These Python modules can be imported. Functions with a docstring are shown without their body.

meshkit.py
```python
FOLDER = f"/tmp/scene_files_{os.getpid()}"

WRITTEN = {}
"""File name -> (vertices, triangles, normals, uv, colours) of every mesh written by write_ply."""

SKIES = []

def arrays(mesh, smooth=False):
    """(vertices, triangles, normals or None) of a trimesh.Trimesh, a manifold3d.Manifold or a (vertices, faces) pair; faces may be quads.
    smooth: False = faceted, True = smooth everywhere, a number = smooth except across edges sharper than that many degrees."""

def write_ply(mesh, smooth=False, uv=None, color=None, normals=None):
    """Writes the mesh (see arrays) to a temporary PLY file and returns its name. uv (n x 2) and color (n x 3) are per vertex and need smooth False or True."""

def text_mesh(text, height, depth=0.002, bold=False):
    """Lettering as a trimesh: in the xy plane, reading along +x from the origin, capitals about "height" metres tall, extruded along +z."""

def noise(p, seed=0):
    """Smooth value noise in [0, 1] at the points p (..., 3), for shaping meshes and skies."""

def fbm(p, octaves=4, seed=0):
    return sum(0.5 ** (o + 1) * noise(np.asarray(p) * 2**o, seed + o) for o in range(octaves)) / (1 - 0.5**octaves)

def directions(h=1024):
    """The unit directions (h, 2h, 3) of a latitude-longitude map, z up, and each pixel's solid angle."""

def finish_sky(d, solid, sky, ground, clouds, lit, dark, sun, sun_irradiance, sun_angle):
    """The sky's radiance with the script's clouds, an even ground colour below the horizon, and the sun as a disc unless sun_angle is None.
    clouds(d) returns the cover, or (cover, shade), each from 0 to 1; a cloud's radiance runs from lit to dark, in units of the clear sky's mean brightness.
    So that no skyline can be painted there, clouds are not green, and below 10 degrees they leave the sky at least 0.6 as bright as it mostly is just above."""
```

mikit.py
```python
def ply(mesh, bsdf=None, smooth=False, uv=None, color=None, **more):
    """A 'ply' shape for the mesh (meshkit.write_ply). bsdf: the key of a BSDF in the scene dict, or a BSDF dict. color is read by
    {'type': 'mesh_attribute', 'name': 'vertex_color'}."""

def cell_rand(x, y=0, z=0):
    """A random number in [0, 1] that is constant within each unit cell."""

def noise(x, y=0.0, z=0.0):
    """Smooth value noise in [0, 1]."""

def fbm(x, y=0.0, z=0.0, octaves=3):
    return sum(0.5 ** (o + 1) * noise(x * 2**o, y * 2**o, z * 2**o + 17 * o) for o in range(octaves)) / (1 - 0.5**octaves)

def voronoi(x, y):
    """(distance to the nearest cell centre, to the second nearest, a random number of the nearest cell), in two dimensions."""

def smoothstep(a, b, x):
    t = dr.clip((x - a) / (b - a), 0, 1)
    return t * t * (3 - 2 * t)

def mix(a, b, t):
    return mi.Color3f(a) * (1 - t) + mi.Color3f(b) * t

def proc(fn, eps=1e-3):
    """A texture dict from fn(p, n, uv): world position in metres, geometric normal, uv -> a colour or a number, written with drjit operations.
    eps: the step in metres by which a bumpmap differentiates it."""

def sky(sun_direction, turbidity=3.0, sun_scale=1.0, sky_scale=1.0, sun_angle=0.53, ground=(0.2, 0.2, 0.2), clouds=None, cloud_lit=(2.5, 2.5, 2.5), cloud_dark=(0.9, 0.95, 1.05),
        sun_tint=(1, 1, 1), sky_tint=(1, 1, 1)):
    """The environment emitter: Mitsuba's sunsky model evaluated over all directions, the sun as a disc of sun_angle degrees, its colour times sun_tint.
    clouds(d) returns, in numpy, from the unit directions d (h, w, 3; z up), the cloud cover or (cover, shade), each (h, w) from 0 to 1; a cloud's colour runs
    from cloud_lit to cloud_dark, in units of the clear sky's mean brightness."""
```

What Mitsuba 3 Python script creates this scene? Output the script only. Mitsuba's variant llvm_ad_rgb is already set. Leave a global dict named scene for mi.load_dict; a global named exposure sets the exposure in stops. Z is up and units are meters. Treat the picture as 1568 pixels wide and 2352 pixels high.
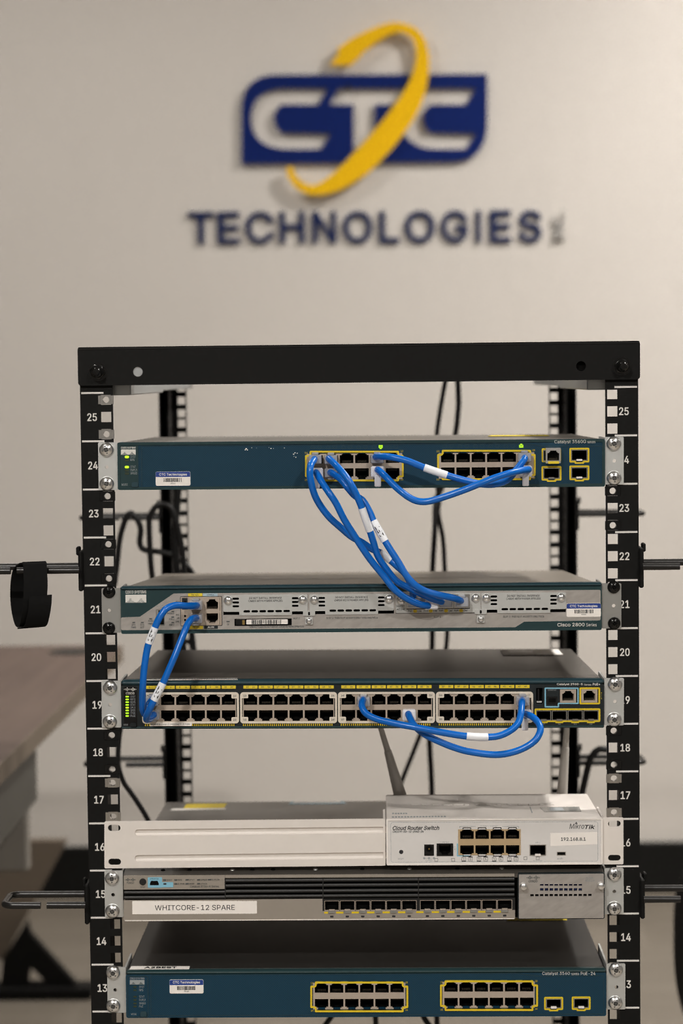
import math, random
import numpy as np, trimesh, mitsuba as mi
import mikit, meshkit, drjit as dr
from shapely.geometry import Polygon, Point, box as sbox, LineString
from shapely import affinity
from shapely.ops import unary_union
random.seed(7); rng = np.random.default_rng(7)
T = mi.ScalarTransform4f
scene, labels = {}, {}

# ------------------------------------------------------------------ camera, light, exposure
FPX = 5200.0                      # focal length in pixels of the 1568 x 2352 frame
Z25 = 1.211                       # top of rack unit 25 above the floor
U = 0.04445
CAM = np.array([0.0149, -2.0825, Z25 + 0.0132])
EUL = (-0.0601, 0.0114, 0.0146)
exposure = 1.53

def _rot(rx, ry, rz):
    cx, sx, cy, sy, cz, sz = math.cos(rx), math.sin(rx), math.cos(ry), math.sin(ry), math.cos(rz), math.sin(rz)
    X = np.array([[1, 0, 0], [0, cx, -sx], [0, sx, cx]]); Y = np.array([[cy, 0, sy], [0, 1, 0], [-sy, 0, cy]]); Z = np.array([[cz, -sz, 0], [sz, cz, 0], [0, 0, 1]])
    return Z @ Y @ X
R = _rot(*EUL)                    # columns: right, forward, up
_m = np.eye(4); _m[:3, 0] = -R[:, 0]; _m[:3, 1] = R[:, 2]; _m[:3, 2] = R[:, 1]; _m[:3, 3] = CAM
scene['camera'] = {'type': 'thinlens', 'fov': math.degrees(2 * math.atan(784 / FPX)), 'fov_axis': 'x', 'aperture_radius': 0.0068,
                   'focus_distance': 2.072, 'near_clip': 0.05, 'far_clip': 50.0, 'to_world': T(_m.tolist())}
YW = 3.22                         # the wall with the lettering
ROOM = dict(x0=-3.6, x1=3.4, y0=-4.6, z1=2.75)
# ceiling panels: (x, y, half width, half depth, strength)
PANELS = [(1.2, 2.15, .09, .09, 161.2), (-0.9, 2.15, .09, .09, 43.2), (1.15, 0.3, .09, .09, 157.5), (-0.9, 0.3, .09, .09, 14.7), (1.1, -1.3, .09, .09, 29.3), (-0.9, -1.3, .09, .09, 36.6), (1.1, -2.9, .09, .09, 249.1), (-0.9, -2.9, .09, .09, 366.3), (2.7, 1.5, .09, .09, 11.0), (2.7, 0.3, .09, .09, 29.3)]
LIGHT_TINT = (1.0, .955, .895)

def ray(px, py):
    return R @ np.array([(px - 784) / FPX, 1.0, -(py - 1176) / FPX])
def at(px, py, y):                # the point seen at a pixel, on the plane of depth y
    d = ray(px, py); return CAM + d * (y - CAM[1]) / d[1]
def atz(px, py, z):
    d = ray(px, py); return CAM + d * (z - CAM[2]) / d[2]

# ------------------------------------------------------------------ materials
def mat(key, rgb, rough=.5, metal=0.0, spec=.5, **k):
    c = rgb if isinstance(rgb, dict) else {'type': 'rgb', 'value': [float(x) for x in rgb]}
    scene['mat_' + key] = {'type': 'twosided', 'bsdf': {'type': 'principled', 'base_color': c, 'roughness': float(rough), 'metallic': float(metal), 'specular': float(spec), **k}}
    return 'mat_' + key
def srgb(r, g, b):
    return [((x / 255 + .055) / 1.055) ** 2.4 if x > 10 else x / 255 / 12.92 for x in (r, g, b)]

def wall_fn(p, n, uv):
    v = .97 + .06 * mikit.fbm(p.x * 2.3 + 5, p.y * 2.3, p.z * 2.3)
    return mi.Color3f(.655, .615, .575) * v
def floor_fn(p, n, uv):
    row = dr.floor(p.y / .18); off = mikit.cell_rand(row, 3) * 1.2
    c = mikit.cell_rand(row, dr.floor((p.x + off) / 1.2), 5)
    g = mikit.fbm(p.x * 3, p.y * 40 + 13 * c, 2.0)
    return mikit.mix((.15, .130, .105), (.21, .184, .152), .5 * c + .5 * g)
def desk_fn(p, n, uv):
    g = mikit.fbm(p.x * 45, p.y * 2.5, 1.0)
    return mikit.mix((.095, .068, .058), (.13, .094, .078), g)
def brushed_fn(p, n, uv):
    g = mikit.fbm(p.x * 60 + p.z * 160, p.z * 300 - p.x * 200, 3.0)
    return mikit.mix((.36, .335, .315), (.46, .435, .41), g)
def mesh_fn(p, n, uv):            # the fine dotted weave of the blue-green face
    a = .5 + .5 * dr.sin(p.x * 2 * math.pi / .0021) * dr.sin(p.z * 2 * math.pi / .0021)
    return mikit.mix((.0062, .0310, .0560), (.0092, .0410, .0700), a)
mat('wall', mikit.proc(wall_fn), .9, spec=.15)
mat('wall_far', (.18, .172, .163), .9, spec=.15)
mat('ceiling', (.40, .39, .375), .95, spec=.1)
mat('floor', mikit.proc(floor_fn), .45, spec=.4)
mat('baseboard', (.006, .006, .0055), .5, spec=.2)
mat('black_steel', (.0052, .0052, .0049), .58, spec=.14)
mat('black_gloss', (.004, .004, .004), .16, spec=.4)
mat('black_plastic', (.005, .005, .005), .4, spec=.25)
mat('cavity', (.002, .002, .0018), .7, spec=.08)
mat('black_cloth', (.006, .006, .006), .9, spec=.1, sheen=.1)
mat('zinc', (.58, .59, .58), .42, .65)
mat('zinc_dull', (.36, .36, .345), .45, .85)
mat('bracket_grey', (.40, .415, .42), .42, .7)
mat('chrome', (.86, .86, .85), .22, .95)
mat('nickel', (.55, .54, .52), .25, 1.0)
mat('gold', (.55, .38, .14), .3, 1.0)
mat('teal', (.0165, .040, .044), .34, spec=.3)
mat('teal_face', mikit.proc(mesh_fn), .42, spec=.2)
mat('teal_bright', (.018, .045, .058), .35, spec=.35)
mat('slate', (.0105, .0150, .0168), .42, spec=.3)
mat('chassis_brown', (.20, .175, .145), .36, .35)
mat('chassis_dark', (.075, .068, .060), .33, .35)
mat('chassis_grey', (.185, .172, .157), .38, .4)
mat('chassis_black', (.018, .017, .016), .42, .15, spec=.3)
mat('brushed', mikit.proc(brushed_fn), .42, .55)
mat('champagne', (.34, .305, .265), .45, .45)
mat('slat', (.013, .013, .0125), .45, spec=.3)
mat('bezel', (.36, .30, .245), .5)
mat('bezel_tan', (.40, .29, .165), .42)
mat('yellow', (.62, .45, .012), .5)
mat('yellow_paper', (.66, .50, .02), .6)
mat('white_ink', (.62, .60, .57), .6)
mat('grey_ink', (.26, .28, .29), .6)
mat('black_ink', (.012, .012, .014), .6)
mat('dark_ink', (.05, .055, .055), .6)
mat('cream_frame', (.62, .56, .47), .5)
mat('lightblue', (.19, .42, .55), .5)
mat('paleblue', (.33, .45, .52), .5)
mat('white_paint', (.66, .615, .575), .42)
mat('white_face', (.60, .58, .565), .42)
mat('white_edge', (.74, .70, .66), .4)
mat('paper', (.78, .74, .70), .7, spec=.2)
mat('wrap', (.74, .76, .80), .35)
mat('blue_jacket', (.0004, .112, .47), .25, spec=.45, clearcoat=.2)
mat('royal', (.008, .035, .21), .5)
mat('clear_plastic', (.80, .82, .86), .12, spec=.6, spec_trans=.75)
scene['mat_clear_plastic'] = {'type': 'principled', 'base_color': {'type': 'rgb', 'value': [.62, .64, .70]}, 'roughness': .16, 'specular': .6, 'spec_trans': .5}
mat('boot_white', (.70, .70, .74), .35)
mat('sign_blue', (.0022, .0135, .115), .5, spec=.1)
mat('letter_blue', (.0035, .0135, .072), .5, spec=.1)
mat('sign_yellow', (.86, .51, .001), .5, spec=.15)
mat('inc_grey', (.42, .41, .40), .5)
mat('desk_wood', mikit.proc(desk_fn), .55, spec=.25)
mat('desk_edge', (.14, .11, .082), .6)
mat('desk_steel', (.04, .039, .033), .5)
mat('desk_panel', (.21, .195, .175), .6)
mat('led_off', (.02, .035, .018), .4)
mat('contact', (.05, .042, .03), .5, .6)
mat('recess', (.10, .10, .097), .45, .7)
mat('antenna_white', (.66, .63, .59), .4)
mat('window_tint', (.20, .20, .19), .15)

# ------------------------------------------------------------------ names and entries
_used = {}
def numbered(name):
    n = _used.get(name, -1) + 1; _used[name] = n
    return name if n == 0 else f'{name}_{n:03d}'
def tag(key, label=None, cat=None, group=None, kind=None):
    d = {k: v for k, v in (('label', label), ('category', cat), ('group', group), ('kind', kind)) if v}
    if d: labels[key] = d
    return key
def thing(name, label, cat, group=None):
    return tag(numbered(name), label, cat, group)
def obj(parent, name, mesh, m, smooth=False, label=None, kind=None, **more):
    key = numbered(parent + '__' + name if parent else name)
    if isinstance(mesh, dict): scene[key] = {**mesh, **more}
    else: scene[key] = mikit.ply(mesh, 'mat_' + m, smooth=smooth, **more)
    if label or kind: tag(key, label, kind=kind)
    return key
def struct(name, mesh, m, smooth=False, parent=None):
    k = obj(parent, name, mesh, m, smooth)
    if not parent: labels[k] = {'kind': 'structure'}
    return k

# ------------------------------------------------------------------ mesh builders (local frame: x right, y away, z up)
cat = trimesh.util.concatenate
_BF = np.array([[0, 1, 3], [0, 3, 2], [4, 6, 7], [4, 7, 5], [0, 4, 5], [0, 5, 1], [2, 3, 7], [2, 7, 6], [0, 2, 6], [0, 6, 4], [1, 5, 7], [1, 7, 3]])
def bx(x0, x1, y0, y1, z0, z1, c=0.0):
    if x0 > x1: x0, x1 = x1, x0
    if y0 > y1: y0, y1 = y1, y0
    if z0 > z1: z0, z1 = z1, z0
    if c <= 0:
        v = np.array([[x, y, z] for x in (x0, x1) for y in (y0, y1) for z in (z0, z1)], float)
        return trimesh.Trimesh(v, _BF, process=False)
    c = min(c, .49 * (x1 - x0), .49 * (y1 - y0), .49 * (z1 - z0)); P = []
    for sx, x in ((1, x0), (-1, x1)):
        for sy, y in ((1, y0), (-1, y1)):
            for sz, z in ((1, z0), (-1, z1)):
                P += [(x, y + sy * c, z + sz * c), (x + sx * c, y, z + sz * c), (x + sx * c, y + sy * c, z)]
    return trimesh.convex.convex_hull(np.array(P))
def plate(poly, y0, y1):          # a polygon in (x, z), from depth y0 (front) to y1
    out = []
    for g in getattr(poly, 'geoms', [poly]):
        if g.geom_type != 'Polygon' or g.area < 1e-10: continue
        m = trimesh.creation.extrude_polygon(g, y1 - y0, engine='earcut')
        v = m.vertices; out.append(trimesh.Trimesh(np.c_[v[:, 0], y1 - v[:, 2], v[:, 1]], m.faces, process=False))
    return cat(out)
def rrect(x0, z0, x1, z1, r=0.0, n=6):
    x0, x1 = min(x0, x1), max(x0, x1); z0, z1 = min(z0, z1), max(z0, z1)
    r = min(r, .499 * (x1 - x0), .499 * (z1 - z0))
    if r <= 1e-7: return sbox(x0, z0, x1, z1)
    return sbox(x0 + r, z0 + r, x1 - r, z1 - r).buffer(r, quad_segs=n)
def catmull(P, n=10, tension=.5):
    P = np.asarray(P, float)
    if len(P) < 3: return P
    Q = np.vstack([2 * P[0] - P[1], P, 2 * P[-1] - P[-2]]); out = []
    for i in range(1, len(Q) - 2):
        p0, p1, p2, p3 = Q[i - 1:i + 3]
        for t in np.arange(n) / n:
            out.append(.5 * (2 * p1 + (p2 - p0) * t + (2 * p0 - 5 * p1 + 4 * p2 - p3) * t * t + (3 * p1 - p0 - 3 * p2 + p3) * t ** 3))
    return np.vstack(out + [Q[-2]])
def frames(p):
    t = np.gradient(p, axis=0); t /= np.linalg.norm(t, axis=1, keepdims=True) + 1e-12
    a = np.cross(t[0], [0, 0, 1] if abs(t[0][2]) < .9 else [1, 0, 0]); a /= np.linalg.norm(a); A = []
    for k in t:
        a = a - k * (a @ k); a /= np.linalg.norm(a); A.append(a)
    A = np.array(A); return t, A, np.cross(t, A)
def tube(p, r, sides=14, closed=False):
    p = np.asarray(p, float); r = np.broadcast_to(r, (len(p),)); t, A, B = frames(p)
    ang = np.arange(sides) * 2 * np.pi / sides
    v = (p[:, None] + r[:, None, None] * (np.cos(ang)[None, :, None] * A[:, None] + np.sin(ang)[None, :, None] * B[:, None])).reshape(-1, 3)
    F = []; n = len(p)
    for i in range(n if closed else n - 1):
        for j in range(sides):
            a, b = i * sides + j, i * sides + (j + 1) % sides; c, d = ((i + 1) % n) * sides + j, ((i + 1) % n) * sides + (j + 1) % sides
            F += [(a, b, d), (a, d, c)]
    if not closed:
        v = np.vstack([v, p[0], p[-1]]); c0, c1 = len(v) - 2, len(v) - 1
        for j in range(sides):
            F += [(c0, (j + 1) % sides, j), (c1, (n - 1) * sides + j, (n - 1) * sides + (j + 1) % sides)]
    return trimesh.Trimesh(v, np.array(F), process=False)
def lathe(prof, n=24, axis='y'):  # profile (radius, height); the axis looks along -y (towards the viewer) for 'y'
    P = np.array(prof, float); ang = np.arange(n) * 2 * np.pi / n
    v = np.array([[r * math.cos(a), r * math.sin(a), h] for r, h in P for a in ang]); F = []
    for i in range(len(P) - 1):
        for j in range(n):
            a, b, c, d = i * n + j, i * n + (j + 1) % n, (i + 1) * n + j, (i + 1) * n + (j + 1) % n
            F += [(a, b, d), (a, d, c)]
    m = trimesh.Trimesh(v, np.array(F), process=False)
    m.update_faces(m.area_faces > 1e-14)
    if axis == 'y': m.vertices = np.c_[m.vertices[:, 0], -m.vertices[:, 2], m.vertices[:, 1]]
    return m
_txt = {}
def text_raw(s, bold=False):
    if (s, bold) not in _txt: _txt[s, bold] = meshkit.text_mesh(s, 1.0, .02, bold)
    return _txt[s, bold]
def text_fit(s, x0, z0, x1, z1, y, bold=False, depth=.00015, italic=0.0):
    m = text_raw(s, bold); v = m.vertices.copy()
    if italic: v[:, 0] += italic * v[:, 1]
    lo, hi = v.min(0), v.max(0)
    q = (v - lo) / np.maximum(hi - lo, 1e-9)
    return trimesh.Trimesh(np.c_[x0 + q[:, 0] * (x1 - x0), y - q[:, 2] * depth, z0 + q[:, 1] * (z1 - z0)], m.faces, process=False)

def moved(m, M):
    m = m.copy(); m.vertices = m.vertices @ M[:3, :3].T + M[:3, 3]; return m

# ------------------------------------------------------------------ the room
X0, X1, Y0, Z1 = ROOM['x0'], ROOM['x1'], ROOM['y0'], ROOM['z1']
struct('floor', bx(X0, X1, Y0, YW, -.05, 0), 'floor')
struct('wall_back', bx(X0, X1, YW, YW + .1, 0, Z1), 'wall')
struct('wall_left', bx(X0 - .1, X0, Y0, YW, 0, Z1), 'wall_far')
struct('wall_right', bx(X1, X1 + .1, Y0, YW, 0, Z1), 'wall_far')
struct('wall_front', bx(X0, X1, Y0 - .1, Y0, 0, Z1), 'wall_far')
struct('ceiling', bx(X0, X1, Y0, YW, Z1, Z1 + .05), 'ceiling')
struct('baseboard_back', bx(X0, X1, YW - .014, YW, 0, .118, .003), 'baseboard')
for i, (x, y, hx, hy, e) in enumerate(PANELS):
    k = thing('ceiling_light', 'small square ceiling light ' + ['right of the wall lettering', 'left of the wall lettering', 'above the right side of the rack', 'above the left side of the rack', 'right in front of the rack', 'left in front of the rack', 'far in front of the rack, right', 'far in front of the rack, left', 'near the right wall and the lettering', 'near the right wall beside the rack'][i], 'light', 'ceiling lights')
    ring = sbox(x - hx - .02, y - hy - .02, x + hx + .02, y + hy + .02).difference(sbox(x - hx, y - hy, x + hx, y + hy))
    f = trimesh.creation.extrude_polygon(ring, .02, engine='earcut'); f.vertices[:, 2] += Z1 - .02
    obj(k, 'frame', f, 'white_edge')
    v = np.array([[x - hx, y - hy, Z1 - .012], [x + hx, y - hy, Z1 - .012], [x + hx, y + hy, Z1 - .012], [x - hx, y + hy, Z1 - .012]])
    obj(k, 'diffuser', trimesh.Trimesh(v, [[0, 2, 1], [0, 3, 2]], process=False), 'white_edge', emitter={'type': 'area', 'radiance': {'type': 'rgb', 'value': [e * c for c in LIGHT_TINT]}})

# ------------------------------------------------------------------ wall sign
def wpt(px, py, y=YW - .02): p = at(px, py, y); return (p[0], p[2])
def zs(x, y): return (380 + x / 1.6505, 30 + y / 1.6505)      # enlarged view -> frame pixels
def wz(x, y): return wpt(*zs(x, y))
def arc(c0, c1, ctrl, n=10):
    t = np.linspace(0, 1, n)[:, None]; c0, c1, ctrl = map(np.array, (c0, c1, ctrl)); return [tuple(q) for q in (1 - t) ** 2 * c0 + 2 * t * (1 - t) * ctrl + t * t * c1]
pl = Polygon([wz(*q) for q in [(288, 570)] + arc((288, 375), (420, 233), (288, 233)) + [(1219, 230)] + arc((1219, 415), (1085, 562), (1219, 562))])
def cee(x0, x1t, x1b, xi):        # letter C with slanted ends
    o = [(x1t + 12, 283)] + [(x1t - 26, 346)] + [(xi + 28, 346)] + arc((xi + 28, 346), (xi + 28, 452), (xi - 26, 399)) + [(x1b + 10, 455), (x1b - 30, 515)]
    o += [(x0 + 140, 515)] + arc((x0 + 140, 515), (x0, 400), (x0 + 6, 512)) + arc((x0, 400), (x0 + 130, 283), (x0 + 4, 286))
    return Polygon([wz(*q) for q in o]).buffer(0)
tee = Polygon([wz(*q) for q in [(655, 283), (925, 283), (905, 346), (793, 346), (793, 515), (712, 515), (712, 346), (622, 346)]])
cut = unary_union([cee(322, 605, 618, 410), tee, cee(890, 1165, 1168, 975)])
k = thing('wall_logo', 'dark blue wall plaque with cut out letters CTC and a yellow swoosh', 'logo sign')
obj(k, 'plaque', plate(pl.difference(cut), YW - .016, YW - .006), 'sign_blue')
for px, py in ((600, 355), (1090, 195), (1075, 350), (605, 205)):
    c = wpt(px, py); obj(k, 'standoff', bx(c[0] - .006, c[0] + .006, YW - .007, YW, c[1] - .006, c[1] + .006), 'black_plastic')
cl = np.array([(625, 196), (700, 196), (664, 150), (740, 118), (830, 68), (895, 58), (950, 88), (972, 150), (970, 215), (950, 290), (905, 375), (830, 475), (740, 570), (650, 640), (570, 672), (510, 655), (478, 615), (472, 585)], float)[2:]
wd = np.array([74, 64, 44, 34, 36, 44, 56, 72, 90, 96, 92, 66, 36, 30, 28, 24], float) * .5
cl = np.vstack([[640, 172], cl[1:]]); cl[0] = (672, 168)
c2, w2 = catmull(cl, 8), np.interp(np.linspace(0, len(wd) - 1, 8 * (len(wd) - 1) + 1), np.arange(len(wd)), wd)
tn = np.gradient(c2, axis=0); tn /= np.linalg.norm(tn, axis=1, keepdims=True); nn = np.c_[-tn[:, 1], tn[:, 0]]
sw = [*(c2 + nn * w2[:, None]), *(c2 - nn * w2[:, None])[::-1]]
swp = Polygon([wz(*q) for q in sw]).buffer(0).union(Polygon([wz(*q) for q in [(622, 200), (702, 200), (745, 160), (700, 100)]])).buffer(.002).buffer(-.002)
obj(k, 'swoosh', plate(swp, YW - .034, YW - .022), 'sign_yellow', label='yellow swoosh')
for px, py in ((905, 330), (800, 200), (760, 420)):
    c = wpt(px, py); obj(k, 'spacer', bx(c[0] - .004, c[0] + .004, YW - .023, YW, c[1] - .004, c[1] + .004), 'black_plastic')
LET = [('T', 84, 182), ('E', 196, 279), ('C', 303, 408), ('H', 432, 526), ('N', 556, 646), ('O', 673, 783), ('L', 811, 886), ('O', 908, 1020), ('G', 1046, 1146), ('I', 1179, 1196), ('E', 1231, 1310), ('S', 1340, 1427)]
pos = ['first', 'second', 'third', 'fourth', 'fifth', 'sixth', 'seventh', 'eighth', 'ninth', 'tenth', 'eleventh', 'last']
for i, (ch, xa, xb) in enumerate(LET):
    ya = 752 - (xa - 84) * .0055; a, b = wz(xa, ya + 122), wz(xb, ya)
    m = text_fit(ch, a[0], a[1], b[0], b[1], YW - .002, True, .009)
    if ch == 'I': m = bx(a[0], b[0], YW - .011, YW - .002, a[1], b[1])
    k = obj(None, 'wall_letter', m, 'letter_blue'); tag(k, f'dark blue letter {ch}, {pos[i]} letter of the word TECHNOLOGIES on the wall', 'letter', 'letters of the word TECHNOLOGIES')
for ch, ya, yb, xa, xb in (('I', 852, 862, 1468, 1512), ('N', 806, 842, 1468, 1512), ('C', 762, 797, 1468, 1514), ('.', 745, 752, 1506, 1514)):
    q = text_raw(ch); v = q.vertices; n = (v - v.min(0)) / np.maximum(np.ptp(v, axis=0), 1e-9)   # reading upwards
    a, b = wz(xa, yb), wz(xb, ya)
    m = trimesh.Trimesh(np.c_[b[0] - n[:, 1] * (b[0] - a[0]), YW - .002 - n[:, 2] * .010, a[1] + n[:, 0] * (b[1] - a[1])], q.faces, process=False)
    k = obj(None, 'small_wall_letter', m, 'inc_grey'); tag(k, f'small pale grey sign {"full stop" if ch == "." else "letter " + ch} of the upright word INC. right of TECHNOLOGIES', 'letter', 'letters of the word INC.')

# ------------------------------------------------------------------ rack
rack = thing('server_rack', 'black open frame four post server rack numbered 12 to 25 down its posts', 'server rack')
YR, DZR = 0.751, 0.0067
def hole_zs(z25, lo=1):
    return [(u, z25 - (25 - u) * U - U / 2 + d) for u in range(lo, 26) for d in (.015875, 0, -.015875)]
def post_mesh(sgn, y, front, dz=0, dx=0.0):
    xi, xo, xc = .2262, .2562, .23255
    z0, z1 = .03, Z25 + dz + .008
    fl = sbox(xi, z0, xo, z1)
    fl = fl.difference(unary_union([sbox(xc - .00475, z - .00475, xc + .00475, z + .00475) for u, z in hole_zs(Z25 + dz)]))
    s = 1 if front else -1
    wt, wb = (.2442, .2388) if sgn < 0 else (.2436, .2396)      # the folded web leans a little over the height
    zm = z1 - 13.2 * U
    web = cat([trimesh.convex.convex_hull(np.array([[x + q, yy, z] for x, z in pair for q in (0, .002) for yy in (y + s * .001, y + s * .052)])) for pair in (((wt, z1), (wb, zm)), ((wb, zm), (.2440, z0)))])
    ms = [plate(fl, y if front else y - .002, y + .002 if front else y), web, bx(xo - .002, xo, *(sorted((y + s * .001, y + s * .052))), z0, z1)]
    m = cat(ms); m.vertices[:, 0] *= sgn; m.vertices[:, 0] += dx
    if sgn < 0: m.invert()
    return m
posts = {}
for sgn in (-1, 1):
    posts[sgn] = p = obj(rack, 'front_post', post_mesh(sgn, 0, True), 'black_steel')
    for u in range(1, 26):
        z = Z25 - (25 - u) * U
        xa, xb = (.2345, .2552) if sgn < 0 else (.2345, .2552)
        obj(p, 'unit_line', bx(*sorted((sgn * xa, sgn * xb)), -.00012, .0001, z - .0009, z + .0009), 'white_ink')
        w = .0089 if u > 9 else .0043; xc = -.2455 if sgn < 0 else .2431
        obj(p, 'unit_number', cat([text_fit(str(u), xc - w / 2 + q, z - U / 2 - .0037, xc + w / 2 + q, z - U / 2 + .0037, 0, True) for q in (-.0001, .0001)]), 'white_ink')
    obj(rack, 'rear_post', post_mesh(sgn, YR, False, DZR, .0055), 'black_steel')
zt0, zt1 = Z25 + .0068, Z25 + .0420
bar = sbox(-.2570, zt0, .2570, zt1)
xh, zh = at(316.5, 854, -.004)[0], at(316.5, 854, -.004)[2]; xh2, zh2 = at(1334, 841, -.004)[0], at(1334, 841, -.004)[2]
bar = rrect(-.2572, zt0, .2575, zt1, .003).difference(Point(xh, zh).buffer(.0045)).difference(Point(xh2, zh2).buffer(.0045))
m = cat([plate(bar, -.0045, -.0025), bx(-.2572, .2575, -.0045, .045, zt1 - .0026, zt1, .0022)])
rc = tube([(-.2566, -.0028, zt1 - .0020), (.2569, -.0028, zt1 - .0020)], .0019, 12)
obj(rack, 'top_bar', cat([m, rc]), 'black_steel')
obj(rack, 'rear_top_bar', cat([bx(-.2572, .2625, YR + .001, YR + .003, zt0 + .006, zt1), bx(-.2572, .2625, YR - .04, YR + .003, zt1 - .002, zt1)]), 'black_steel')
bolt = mikit.ply(cat([lathe([(0, .015), (.0028, .0148), (.0048, .0128), (.0056, .0092), (.0058, .004)], 24), lathe([(.0058, .0052), (.0072, .0046), (.0072, .0002)], 6), lathe([(.0062, .0006), (.0088, .0006), (.0088, 0)], 24)]), 'mat_black_gloss', smooth=35)
for px, py in ((222, 854), (1429.5, 841)):
    p = at(px, py, -.012); obj(rack, 'cap_nut', bolt, None, to_world=T().translate([p[0], -.0045, p[2]]).rotate([0, 1, 0], 12), label='glossy black cap nut')
for sgn in (-1, 1):
    obj(rack, 'side_rail', bx(sgn * .2105, sgn * .2540, .012, .33, Z25 - .0025, Z25 + .022, .001), 'bracket_grey', label='grey steel side rail')
    obj(rack, 'rear_side_rail', bx(sgn * .2125, sgn * .2520, .33, YR - .005, Z25 - .0005, Z25 + .020, .001), 'bracket_grey', label='grey steel side rail')
obj(rack, 'rail_plug', lathe([(0, .001), (.0043, .001), (.0044, -.002)], 24), 'bracket_grey', smooth=30, to_world=T().translate([xh, -.002, zh]))
obj(rack, 'rail_plug', lathe([(0, -.004), (.0046, -.004), (.0046, -.0005)], 24), 'cavity', smooth=30, to_world=T().translate([xh2, -.002, zh2]))
for sgn in (-1, 1):               # the feet, below the frame
    obj(rack, 'base_rail', cat([bx(sgn * .22, sgn * .26, -.12, YR + .12, .012, .05, .002)]), 'black_steel')
    for yy in (-.09, YR + .09):
        obj(rack, 'levelling_foot', lathe([(0, .014), (.008, .014), (.02, .006), (.02, 0), (0, 0)], 20, 'z'), 'black_plastic', smooth=35, to_world=T().translate([sgn * .24, yy, 0]))

# cage nuts
def nut_mesh():
    r = sbox(-.0045, -.0045, .0045, .0045).difference(Point(0, 0).buffer(.0030, quad_segs=8))
    c = plate(r, -.0006, .0045)
    w = cat([bx(-.0072, -.0046, -.0011, -.0002, -.0042, .0042, .0003), bx(.0046, .0072, -.0011, -.0002, -.0042, .0042, .0003), bx(-.0052, -.0044, -.001, .006, -.004, .004), bx(.0044, .0052, -.001, .006, -.004, .004),
             bx(-.005, .005, .0045, .0055, .0030, .0045), bx(-.005, .005, .0045, .0055, -.0045, -.0030)])
    return cat([c, w])
NUT = {m: mikit.ply(nut_mesh(), 'mat_' + m) for m in ('nickel', 'black_gloss')}
side = {-1: 'left', 1: 'right'}
wh = {1: 'top', 0: 'middle', -1: 'bottom'}
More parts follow.
